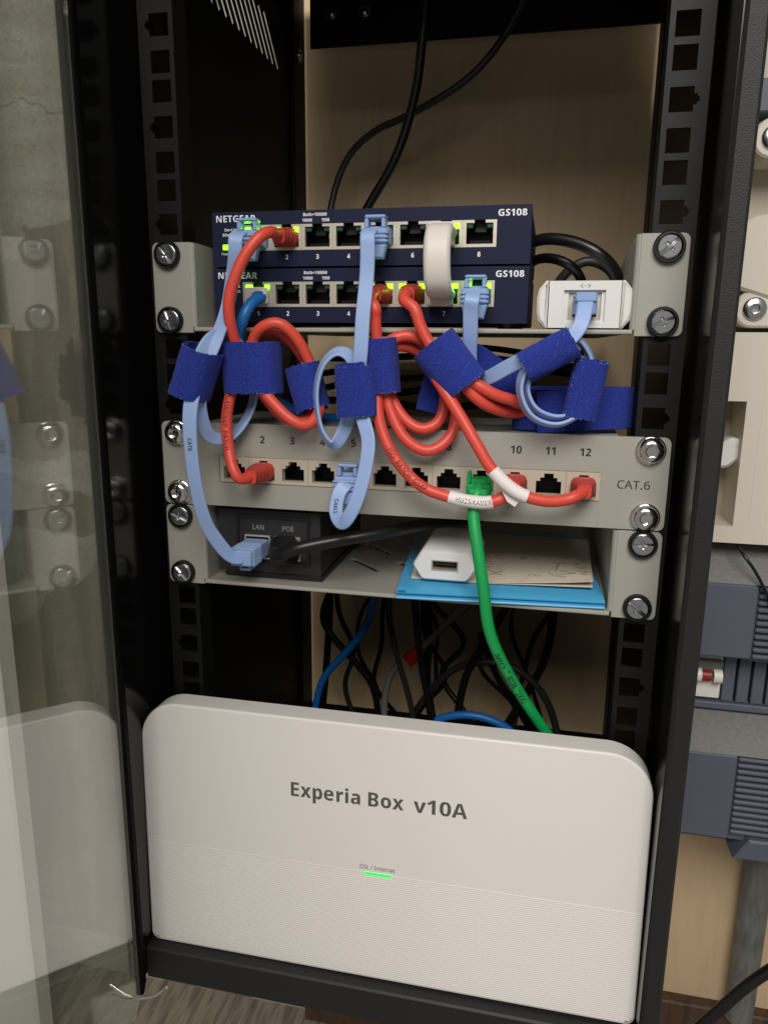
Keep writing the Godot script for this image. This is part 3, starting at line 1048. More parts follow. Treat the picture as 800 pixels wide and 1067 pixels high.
func make_patch_panel() -> void:
	make_jack_meshes()
	var t := thing("patch_bay", "light grey twelve-port patch panel numbered 1 to 12 with CAT.6 print", "patch panel", Vector3(0, 44.6, -40))
	var mb := MB.new()
	mb.prism(rrect(-127, 44.75, -96, 88.6, [3, 0, 0, 3]), -1.6, 0)
	mb.prism(rrect(97, 44.75, 127, 88.6, [0, 3, 3, 0]), -1.6, 0)
	mb.plate(Rect2(-96, 44.75, 193, 43.85), -1.6, 0.0, [Rect2(-95.3, 57.3, 192.4, 14.1)])
	part("face_plate", mb, M.panel_grey, t)
	mb = MB.new()
	mb.box(Vector3(-104, 86.9, -72), Vector3(104, 88.4, -1.62))
	part("top_plate", mb, M.panel_grey, t)
	mb = MB.new()
	mb.box(Vector3(-104, 45.2, -14), Vector3(104, 46.6, -1.62))
	part("bottom_flange", mb, M.panel_grey, t)
	mb = MB.new()
	mb.box(Vector3(-98, 47, -70), Vector3(99, 86.5, -20), 1.0)  # unseen body added behind the jacks to block light from the back
	part("rear_light_block", mb, M.jack_metal, t)
	for i in 12:
		var x := -87.0 + 16.03 * i
		var gap := -0.12 if i % 2 == 1 else 0.12
		var j := put("jack", jack.frame, M.jack_plastic, t, Vector3(x - gap * 0.3, 64.35, 0))
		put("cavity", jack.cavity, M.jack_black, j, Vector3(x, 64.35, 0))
		put("pins", jack.pins, M.gold_pin, j, Vector3(x, 64.35, 0))
	for i in 12:
		mb = MB.new()
		print_flat(mb, str(i + 1), 3.7, Vector3(-87.0 + 16.03 * i, 78.8, 0), "bold")
		part("number", mb, M.ink_black, t)
	mb = MB.new()
	print_flat(mb, "CAT.6", 3.9, Vector3(112.0, 64.2, 0), "plain", 0.5, Basis.IDENTITY, 14.6)
	part("lettering", mb, M.ink_black, t)
	hex_screw(t, -118.26, 44.45 + 38.1, 0.3)
	hex_screw(t, -118.26, 44.45 + 6.5, 0.7)
	hex_screw(t, 118.26, 44.45 + 38.1, 0.1)
	hex_screw(t, 118.26, 44.45 + 6.5, 0.45)


func lit(parent: Node3D, at: Vector3, energy: float) -> void:
	var l := AreaLight3D.new()
	l.name = "led_light"
	l.area_size = Vector2(0.0026, 0.0018)
	l.light_color = Color(0.42, 1.0, 0.06)
	l.light_energy = energy
	l.area_range = 0.5
	l.shadow_enabled = true
	parent.add_child(l, true)
	l.position = (at - org[parent] + Vector3(0, 0, 0.3)) * S
	l.rotation.y = PI


func network_switch(label: String, y0: float, lit_leds: Array, power: bool) -> void:
	var t := thing("network_switch", label, "switch", Vector3(-20.5, y0 - 3, -65), "stacked network switches")
	var mb := MB.new()
	mb.box(Vector3(-99.4, y0, -116), Vector3(58.6, y0 + 26, -30), 0.8)
	mb.box(Vector3(-99.4, y0 + 24.6, -30), Vector3(58.6, y0 + 26, -13.62))
	mb.box(Vector3(-99.4, y0, -30), Vector3(58.6, y0 + 1.4, -13.62))
	mb.box(Vector3(-99.4, y0 + 1.4, -30), Vector3(-97.8, y0 + 24.6, -13.62))
	mb.box(Vector3(57.0, y0 + 1.4, -30), Vector3(58.6, y0 + 24.6, -13.62))
	part("housing", mb, M.navy_steel, t)
	mb = MB.new()
	mb.plate(Rect2(-99.6, y0 - 0.1, 158.4, 26.2), -13.6, -12, [Rect2(-84.1, y0 + 7.5, 127.2, 12.3)])
	part("front_plate", mb, M.navy_steel, t)
	for q in [Vector2(-90, -25), Vector2(49, -25), Vector2(-90, -105), Vector2(49, -105)]:
		mb = MB.new()
		mb.xf = Transform3D(Basis(Vector3.RIGHT, PI / 2), Vector3(q.x, y0 - 0.05, q.y))
		mb.lathe([[5.0, 0.0], [4.6, 2.95], [0.001, 2.95]], 16)
		part("foot", mb, M.black_plastic, t)
	for i in 8:
		var x := -76.1 + 15.88 * i
		var c := Vector3(x, y0 + 13.6, -12)
		var j := put("port", jack.shield, M.jack_metal, t, c)
		put("cavity", jack.switch_cavity, M.black_plastic, j, c)
		for s in [-1, 1]:
			var on: bool = lit_leds.has((i + 1) * s)
			var at := c + Vector3(s * 4.75, 3.7, -0.7)
			put("led", jack.led, M.led_green if on else M.led_off, j, at)
			if on:
				lit(t, at, 0.00008)
	mb = MB.new()
	print_flat(mb, "NETGEAR", 3.1, Vector3(-97.2, y0 + 21.4, -12), "heavybold", 0.0, Basis.IDENTITY, 21.0)
	part("lettering", mb, M.ink_white, t)
	mb = MB.new()
	print_flat(mb, "GS108", 3.0, Vector3(56.6, y0 + 21.2, -12), "bold", 1.0, Basis.IDENTITY, 13.2)
	part("lettering", mb, M.ink_white, t)
	mb = MB.new()
	print_flat(mb, "Both=1000M", 1.5, Vector3(-45.5, y0 + 23.3, -12), "bold")
	print_flat(mb, "100M", 1.5, Vector3(-49.5, y0 + 20.7, -12), "bold")
	print_flat(mb, "10M", 1.5, Vector3(-40.2, y0 + 20.7, -12), "bold")
	print_flat(mb, "On=Link", 1.4, Vector3(-85.4, y0 + 17.0, -12), "bold", 1.0)
	print_flat(mb, "Blink=Act", 1.4, Vector3(-85.4, y0 + 14.6, -12), "bold", 1.0)
	print_flat(mb, "Power", 1.3, Vector3(-92.3, y0 + 5.6, -12), "plain", 0.5)
	part("lettering", mb, M.ink_white, t)
	mb = MB.new()
	for i in 8:
		print_flat(mb, str(i + 1), 2.2, Vector3(-76.1 + 15.88 * i, y0 + 3.3, -12), "bold")
	part("lettering", mb, M.ink_white, t)
	mb = MB.new()
	mb.box(Vector3(-94.2, y0 + 8.2, -12.4), Vector3(-90.6, y0 + 10.6, -11.8), 0.2)
	part("power_led", mb, M.led_green if power else M.led_off, t)


func make_switches() -> void:
	network_switch("dark blue eight-port network switch, the upper one of two stacked", 166.6, [-1, 1, -2, 2, 7], true)
	network_switch("dark blue eight-port network switch, the lower one standing on the shelf", 139.4, [-1, 1, -5, 5, -6, 6, 7, -8, 8], true)


func make_adapter() -> void:
	var t := thing("network_adapter", "white plastic network adapter with one socket beside the stacked switches", "adapter", Vector3(84, 136.6, -30))
	var mb := MB.new()
	mb.plate(Rect2(68.6, 137.2, 31.4, 20.6), -4.0, -0.6, [Rect2(75.2, 139.6, 18.2, 14.2)])
	mb.box(Vector3(68.6, 157.0, -62), Vector3(100.0, 157.8, -4.02))
	mb.box(Vector3(68.6, 137.2, -62), Vector3(100.0, 138.0, -4.02))
	mb.prism(rrect(68.6, 137.2, 100.0, 157.8, [1, 1, 1, 1]), -62.1, -64, 0.8)
	part("shell", mb, M.white_plastic, t)
	for s in [-1.0, 1.0]:
		mb = MB.new()
		var m := 84.3
		var poly := PackedVector2Array([Vector2(m + s * 16.1, 137.0), Vector2(m + s * 17.2, 137.0), Vector2(m + s * 20.2, 140.6), Vector2(m + s * 21.0, 144.5), Vector2(m + s * 21.0, 150.5), Vector2(m + s * 20.2, 154.4), Vector2(m + s * 17.2, 158.0), Vector2(m + s * 16.1, 158.0)])
		mb.prism(poly, -64, -0.8, 1.2)
		part("end_cap", mb, M.white_plastic, t)
	# sloping reveal round the socket, then the socket itself
	mb = MB.new()
	mb.plate(Rect2(75.2, 139.6, 18.2, 14.2), -8.0, -2.4, [Rect2(77.3, 140.6, 14.4, 12.2)])
	part("reveal", mb, M.white_plastic, t)
	mb = MB.new()
	mb.plate(Rect2(77.35, 140.65, 14.3, 12.1), -7.0, -4.0, [Rect2(79.4, 142.2, 10.6, 9.0)])
	var sk := part("socket", mb, M.jack_metal, t)
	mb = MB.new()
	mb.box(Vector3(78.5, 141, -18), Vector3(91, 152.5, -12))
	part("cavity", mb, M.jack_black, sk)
	mb = MB.new()
	for s in [-1.0, 1.0]:
		mb.prism(PackedVector2Array([Vector2(84.4 + s * 2.4, 155.6), Vector2(84.4 + s * 1.3, 156.5), Vector2(84.4 + s * 1.0, 156.2), Vector2(84.4 + s * 1.7, 155.6), Vector2(84.4 + s * 1.0, 155.0), Vector2(84.4 + s * 1.3, 154.7)]), -0.62, -0.5)
	mb.box(Vector3(84.1, 155.4, -0.62), Vector3(84.7, 155.8, -0.5))
	part("lettering", mb, M.ink_grey, t)


func make_injector() -> void:
	var t := thing("power_injector", "black power-over-network injector with LAN and POE sockets on lower shelf", "injector", Vector3(-72, 3.2, -50))
	var mb := MB.new()
	mb.prism(rrect(-101.5, 6.6, -43.5, 41.0, [1.5, 1.5, 3, 3]), -98, -26, 0.0)
	mb.plate(Rect2(-101.5, 6.6, 58, 34.4), -25.98, -9.8, [Rect2(-85.5, 14.9, 13, 11.6), Rect2(-68.5, 14.9, 13, 11.6)])
	part("case", mb, M.injector_black, t)
	mb = MB.new()
	mb.box(Vector3(-98.5, 3.2, -96), Vector3(-42.5, 6.5, -9), 0.8)
	part("base", mb, M.black_plastic, t)
	mb = MB.new()
	mb.plate(Rect2(-90.8, 11.6, 41.4, 26.6), -9.75, -8.6, [Rect2(-89.6, 12.8, 39.0, 24.2)])
	part("rim", mb, M.black_plastic, t)
	for s in [[-79.0, "LAN"], [-62.0, "POE"]]:
		mb = MB.new()
		var x: float = s[0]
		mb.plate(Rect2(x - 7.2, 14.2, 14.4, 13.2), -9.7, -9.0, [Rect2(x - 6.5, 14.9, 13, 11.6)])
		var k := part("socket", mb, M.jack_metal, t)
		mb = MB.new()
		for c in 8:
			mb.box(Vector3(x - 3.9 + c * 1.02, 15.4, -24), Vector3(x - 3.5 + c * 1.02, 18.5, -16))
		part("pins", mb, M.gold_pin, k)
		mb = MB.new()
		print_flat(mb, s[1], 2.7, Vector3(x + 0.5, 30.4, -9.8), "plain")
		part("lettering", mb, M.ink_grey, t)


func make_papers() -> void:
	# blue booklet, turned a little on the shelf
	var t := thing("booklet", "bright blue folded booklet lying flat under the note paper", "booklet", Vector3(47, 3.3, -62), "", Basis(Vector3.UP, 0.085))
	var mb := MB.new()
	mb.xf = Transform3D(Basis(Vector3(0, 0, 1), Vector3(0, 1, 0), Vector3(-1, 0, 0)), Vector3.ZERO)
	var prof := PackedVector2Array([Vector2(-66, 0.0), Vector2(60, 0.0), Vector2(65.5, 0.3), Vector2(66.3, 0.9), Vector2(65.9, 1.6), Vector2(63.5, 2.3), Vector2(65.6, 3.2), Vector2(65.8, 4.0), Vector2(64.8, 4.6), Vector2(58, 5.3), Vector2(20, 5.9), Vector2(-66, 5.4)])
	mb.prism(prof, -51, 51)
	part("cover", mb, M.booklet_blue, t)
	mb = MB.new()
	mb.box(Vector3(-50.4, 4.2, 66.0), Vector3(-46.5, 5.0, 66.3))
	part("fold_mark", mb, M.cable_blue, t)
	# folded note paper on the booklet, its right front corner lifting
	var sh := MB.new()
	var lay := func(y_off: float, curl: float) -> void:
		var nx := 18
		var nz := 14
		var h := func(i: int, j: int) -> Vector3:
			var u := float(i) / nx
			var w := float(j) / nz
			var lift: float = curl * pow(maxf(0.0, u - 0.35) / 0.65, 2.0) * pow(maxf(0.0, w - 0.2) / 0.8, 1.5)
			var wave := 0.25 * sin(u * 7.0 + w * 3.0)
			return Vector3(6.0 + u * 92.0 + (1.0 - w) * (-8.0 + 11.0 * u), 9.6 + y_off + lift + wave * w, -112.0 + w * (103.0 - 3.0 * u))
		for i in nx:
			for j in nz:
				var a: Vector3 = h.call(i, j)
				var b: Vector3 = h.call(i + 1, j)
				var c: Vector3 = h.call(i + 1, j + 1)
				var d: Vector3 = h.call(i, j + 1)
				sh.quad(a, b, c, d, Vector3.UP)
				var k := Vector3(0, -0.22, 0)
				sh.quad(a + k, b + k, c + k, d + k, Vector3.DOWN)
				if j == nz - 1: sh.quad(c, d, d + k, c + k, Vector3.BACK)
				if i == nx - 1: sh.quad(b, c, c + k, b + k, Vector3.RIGHT)
				if i == 0: sh.quad(a, d, d + k, a + k, Vector3.LEFT)
	lay.call(0.0, 1.6)
	lay.call(0.45, 4.2)
	var pt := thing("note_paper", "folded cream note paper with green handwriting, under the charger", "paper", Vector3(52, 9.4, -60))
	part("sheet", sh, M.paper, pt)
	# pen strokes
	mb = MB.new()
	var strokes := [
		[[78, -52], [86, -50]], [[82, -51], [80, -36]], [[82, -34], [90, -30], [80, -26]], [[76, -30], [79, -24], [85, -22]],
		[[46, -30], [52, -24]], [[52, -31], [45, -23]], [[66, -24], [68, -28], [70, -23], [72, -25]],
		[[40, -60], [44, -56], [40, -52], [45, -48]], [[41, -46], [46, -44]], [[40, -40], [45, -38], [41, -34], [46, -32]], [[50, -66], [46, -58], [51, -56]],
		[[92, -62], [96, -56], [91, -52], [96, -47]], [[90, -44], [96, -42], [92, -38]], [[91, -35], [96, -33], [93, -28], [96, -26]], [[88, -50], [92, -48]],
		[[60, -62], [64, -60], [61, -56]], [[84, -66], [88, -62]]]
	for st in strokes:
		var f := []
		for i in st.size():
			var x: float = st[i][0]
			var z: float = st[i][1]
			var u: float = clampf((x - 6.0 - 3.0 * (1.0 - (z + 112.0) / 103.0)) / 92.0, 0, 1)
			var w: float = clampf((z + 112.0) / (103.0 - 3.0 * u), 0, 1)
			var y: float = 9.6 + 0.45 + 4.2 * pow(maxf(0.0, u - 0.35) / 0.65, 2.0) * pow(maxf(0.0, w - 0.2) / 0.8, 1.5) + 0.25 * sin(u * 7.0 + w * 3.0) * w
			f.append(Vector3(x, y + 0.1, z))
		var q := PackedVector3Array(f)
		var fr := []
		for i in q.size():
			fr.append([q[i], tangent(q, i).cross(Vector3.UP).normalized(), Vector3.UP, 0.24, 0.1])
		mb.sweep(fr, circle_section(6))
	part("handwriting", mb, M.ink_pen, pt)
	# charger
	var c := thing("usb_charger", "small white plug-in charger with one USB socket resting on the papers", "charger", Vector3(24, 10.3, -28))
	mb = MB.new()
	var hexa := PackedVector2Array()
	var corner := [Vector2(7.0, 18.2), Vector2(12.0, 10.4), Vector2(35.6, 10.4), Vector2(40.6, 18.2), Vector2(35.6, 26.0), Vector2(12.0, 26.0)]
	for i in 6:
		var a: Vector2 = corner[(i + 5) % 6]
		var b: Vector2 = corner[i]
		var d: Vector2 = corner[(i + 1) % 6]
		var p0 := b + (a - b).normalized() * 1.8
		var p1 := b + (d - b).normalized() * 1.8
		for k in 4:
			var u := k / 3.0
			hexa.append(p0.lerp(b, u).lerp(b.lerp(p1, u), u))
	mb.prism(hexa, -58, -5.6, 0.9)
	var body := CSGMesh3D.new()
	body.name = "body"
	body.mesh = mb.commit(org[c])
	body.material = M.white_plastic
	c.add_child(body)
	org[body] = org[c]
	var cut := CSGBox3D.new()
	cut.name = "socket_cut"
	cut.operation = CSGShape3D.OPERATION_SUBTRACTION
	cut.size = Vector3(12.6, 4.4, 22) * S
	cut.material = M.jack_metal
	body.add_child(cut)
	cut.position = (Vector3(24, 18.7, -7) - org[c]) * S
	mb = MB.new()
	mb.plate(Rect2(17.0, 15.9, 14.0, 5.6), -5.58, -5.3, [Rect2(17.7, 16.5, 12.6, 4.4)])
	part("socket_rim", mb, M.jack_metal, c)
	mb = MB.new()
	mb.box(Vector3(18.6, 18.4, -17.5), Vector3(29.4, 20.0, -7))
	part("contact_tongue", mb, M.black_plastic, c)


func make_router() -> void:
	# leans back a little and is not quite level; local axes at the middle of its lower front edge
	var turn := Basis(Vector3.BACK, 0.006) * Basis(Vector3.RIGHT, -0.033)
	var t := thing("internet_router", "white internet router with Experia Box v10A lettering in the rack's foot", "router", Vector3(-2.7, -209.6, 26.0), "", turn)
	var w := 134.3
	var h := 148.4
	# outline: small lower corners, large upper corners
	var poly := rrect(-w, 0, w, h, [5, 5, 22, 22], 10)
	var mb := MB.new()
	# dished front: a broad soft bevel round the face
	var rings := []
	for q in [[0.0, -7.0], [0.0, -1.3], [0.12, -0.75], [0.4, -0.3], [0.8, -0.06], [1.3, 0.0]]:
		var r: float = q[0]
		var p := rrect(-w + r, r, w - r, h - r, [5 - r, 5 - r, 22 - r, 22 - r], 10)
		var ring := PackedVector3Array()
		for a in p:
			ring.append(Vector3(a.x, a.y, q[1]))
		rings.append(ring)
	var k := poly.size()
	var nrm := []
	for i in rings.size():
		var row := PackedVector3Array()
		for j in k:
			var du: Vector3 = rings[i][(j + 1) % k] - rings[i][(j + k - 1) % k]
			var dv: Vector3 = rings[mini(i + 1, rings.size() - 1)][j] - rings[maxi(i - 1, 0)][j]
			var nn := du.cross(dv).normalized()
			var o: Vector3 = rings[i][j] - Vector3(0, h / 2, -20)
			if nn.dot(o) < 0: nn = -nn
			if i == rings.size() - 1: nn = Vector3.BACK
			row.append(nn)
		nrm.append(row)
	for i in rings.size() - 1:
		for j in k:
			var l := (j + 1) % k
			mb.squad(rings[i][j], rings[i][l], rings[i + 1][l], rings[i + 1][j], nrm[i][j], nrm[i][l], nrm[i + 1][l], nrm[i + 1][j])
	# smooth upper face down to the crease, then fine horizontal ribs to the foot
	var face: PackedVector3Array = rings[-1]
	var crease := 64.0
	var upper := PackedVector2Array()
	var lower := PackedVector2Array()
	for a in face:
		if a.y > crease: upper.append(Vector2(a.x, a.y))
		else: lower.append(Vector2(a.x, a.y))
	var xl0 := -w + 1.3
	var full := PackedVector2Array([Vector2(xl0, crease), Vector2(-xl0, crease)])
	full.append_array(upper)
	var tri := Geometry2D.triangulate_polygon(full)
	for i in range(0, tri.size(), 3):
		var a := full[tri[i]]; var b := full[tri[i + 1]]; var c := full[tri[i + 2]]
		mb.flat(Vector3(a.x, a.y, 0), Vector3(b.x, b.y, 0), Vector3(c.x, c.y, 0), Vector3.BACK)
	part("shell", mb, M.router_white, t)
	mb = MB.new()
	var y := 1.3
	var pitch := 1.18
	while y < crease - 0.2:
		var y1 := minf(y + pitch, crease)
		var hh := (y1 - y)
		var inset := 0.0 if y > 5.0 else 3.7 - sqrt(maxf(0.0, 3.7 * 3.7 - pow(5.0 - y, 2.0)))
		var xl := xl0 + inset
		mb.squad(Vector3(xl, y, -0.04), Vector3(-xl, y, -0.04), Vector3(-xl, y + hh * 0.35, 0.03), Vector3(xl, y + hh * 0.35, 0.03), Vector3(0, -0.42, 1).normalized(), Vector3(0, -0.42, 1).normalized(), Vector3(0, 0, 1), Vector3(0, 0, 1))
		mb.squad(Vector3(xl, y + hh * 0.35, 0.03), Vector3(-xl, y + hh * 0.35, 0.03), Vector3(-xl, y1, -0.04), Vector3(xl, y1, -0.04), Vector3(0, 0, 1), Vector3(0, 0, 1), Vector3(0, 0.4, 1).normalized(), Vector3(0, 0.4, 1).normalized())
		y = y1
	part("ribbed_panel", mb, M.router_white, t)
	mb = MB.new()
	mb.xf = Transform3D(Basis.IDENTITY, Vector3(0, crease + 0.3, 0))
	mb.box(Vector3(xl0, -0.35, -0.5), Vector3(-xl0, 0.35, 0.14), 0.12)
	part("crease", mb, M.router_white, t)
	mb = MB.new()
	mb.prism(poly, -13.5, -7.02, 0.0)
	part("back", mb, M.router_white, t)
	mb = MB.new()
	print_flat(mb, "Experia Box", 8.0, Vector3(-47.8, 103.6, 0.0), "bold", 0.0, Basis.IDENTITY, 61.0)
	print_flat(mb, "v10A", 8.0, Vector3(18.4, 103.6, 0.0), "bold", 0.0, Basis.IDENTITY, 27.6)
	part("lettering", mb, M.ink_dark, t)
	mb = MB.new()
	print_flat(mb, "DSL / Internet", 2.5, Vector3(-0.2, crease + 2.6, 0.0), "plain", 0.5, Basis.IDENTITY, 19.0)
	part("lettering", mb, M.ink_dark, t)
	mb = MB.new()
	mb.box(Vector3(-7.2, crease - 0.6, -0.4), Vector3(7.4, crease + 0.9, 0.45), 0.3)
	part("status_led", mb, M.led_bar, t)
	var l := AreaLight3D.new()
	l.name = "led_light"
	l.area_size = Vector2(0.014, 0.0014)
	l.light_color = Color(0.06, 1.0, 0.3)
	l.light_energy = 0.00002
	l.area_range = 0.5
	l.shadow_enabled = true
	t.add_child(l, true)
	l.position = Vector3(0.1, crease, 0.8) * S
	l.rotation.y = PI


# ---------------------------------------------------------------- cables
# ribbed plug boot along +z at a socket: wide at the socket, tapering to the cable
func ribbed_boot(mb: MB, at: Vector3, dir: Vector3, len: float, w0: float, h0: float, w1: float, ribs: int) -> void:
	var up := (Vector3.UP - dir * dir.y).normalized()
	var side := up.cross(dir).normalized()
	var sec := []
	for k in 20:
		var a := TAU * k / 20.0
		var c := cos(a)
		var s := sin(a)
		sec.append([signf(c) * pow(absf(c), 0.55), signf(s) * pow(absf(s), 0.55), c, s])
	var f := []
	var n := ribs * 4
	for i in n + 1:
		var u := float(i) / n
		var rib := 0.0 if u < 0.2 or i % 4 < 2 else -0.45
		var tp := pow(clampf((u - 0.35) / 0.65, 0, 1), 1.3)
		f.append([at + dir * len * u, side, up, lerpf(w0, w1, tp) + rib, lerpf(h0, w1, tp) + rib])
	mb.sweep(f, sec)


# flat-cable plug at a socket: body, front block with ridges that turns down, and the arched clip guard
func flat_plug(parent: Node3D, c: Vector3, m: Material) -> void:
	var mb := MB.new()
	mb.box(c + Vector3(-5.7, -4.2, -4), c + Vector3(5.7, 3.6, 9), 0.6)
	mb.box(c + Vector3(-6.3, -5.2, 9.05), c + Vector3(6.3, 2.2, 14.5), 1.0)
	for k in 3:
		mb.box(c + Vector3(-6.7, -0.6 - k * 1.9, 9.5), c + Vector3(6.7, 0.5 - k * 1.9, 15.2), 0.4)
	mb.prism(PackedVector2Array([Vector2(c.x - 6.0, c.y - 5.2), Vector2(c.x + 6.0, c.y - 5.2), Vector2(c.x + 4.4, c.y - 11.5), Vector2(c.x - 4.4, c.y - 11.5)]), c.z + 10.4, c.z + 15.0, 0.8)
	var p := part("plug", mb, m, parent)
	mb = MB.new()
	# guard: two cheeks and a bar over the clip
	mb.box(c + Vector3(-5.0, 2.3, 6.5), c + Vector3(-3.1, 6.6, 13.0), 0.5)
	mb.box(c + Vector3(3.1, 2.3, 6.5), c + Vector3(5.0, 6.6, 13.0), 0.5)
	mb.box(c + Vector3(-5.0, 6.65, 6.0), c + Vector3(5.0, 8.3, 12.6), 0.6)
	part("clip_guard", mb, m, p)


func label_sleeve(parent: Node3D, frames: Array, s0: float, s1: float, r: float, flag: float) -> Array:
	var arc := 0.0
	var f := []
	for i in frames.size():
		if i > 0:
			arc += frames[i][0].distance_to(frames[i - 1][0])
		if arc >= s0 and arc <= s1:
			f.append([frames[i][0], frames[i][1], frames[i][2], r, r])
	var mb := MB.new()
	mb.sweep(f, circle_section(18))
	if flag > 0.0:
		# the two ends of the label stuck together stand off as a small tab
		var a: Vector3 = f[f.size() / 3][0]
		var b: Vector3 = f[f.size() - 2][0]
		var d := (b - a).normalized()
		var o := d.cross(Vector3.BACK).normalized()
		if o.y > 0: o = -o
		mb.quad(a + o * r * 0.95, b + o * r * 0.95, b + o * (r + flag), a.lerp(b, 0.6) + o * (r + flag), Vector3.BACK)
		var k := Vector3(0, 0, -0.25)
		mb.quad(a + o * r * 0.95 + k, b + o * r * 0.95 + k, b + o * (r + flag) + k, a.lerp(b, 0.6) + o * (r + flag) + k, Vector3.FORWARD)
	part("paper_label", mb, M.label_white, parent)
	return f


func red_cable(key: String, label: String, at_switch: Vector3, at_panel: Vector3) -> Array:
	var p := pts(paths[key])
	var t := thing("patch_cable", label, "cable", p[0], "red patch cables")
	var fr := round_frames(spline(p, 8)[0], func(_l, _t): return 2.75)
	var mb := MB.new()
	mb.sweep(fr, circle_section(16))
	part("jacket", mb, M.cable_red, t)
	mb = MB.new()
	ribbed_boot(mb, at_switch + Vector3(0, 0, -3), Vector3(0, -0.05, 1).normalized(), 15, 5.9, 4.6, 3.3, 6)
	part("plug", mb, M.boot_red, t)
	mb = MB.new()
	ribbed_boot(mb, at_panel + Vector3(0, 0, -3), Vector3(0, 0, 1), 15 if key != "red_a" else 21, 5.8, 4.6, 3.3, 7)
	part("plug", mb, M.boot_red, t)
	for q in [at_switch, at_panel]:
		mb = MB.new()
		mb.box(q + Vector3(-5.7, -4.0, -9), q + Vector3(5.7, 3.4, -3.2), 0.3)
		mb.box(q + Vector3(-2.0, 3.45, -6), q + Vector3(2.0, 4.4, 2.5), 0.2)
		part("clear_body", mb, M.clear_plug, t)
	return [t, fr, p]


func arc_at(fr: Array, target: Vector3) -> float:
	var arc := 0.0
	var best := 1e9
	var out := 0.0
	for i in fr.size():
		if i > 0: arc += fr[i][0].distance_to(fr[i - 1][0])
		var d: float = fr[i][0].distance_to(target)
		if d < best:
			best = d
			out = arc
	return out


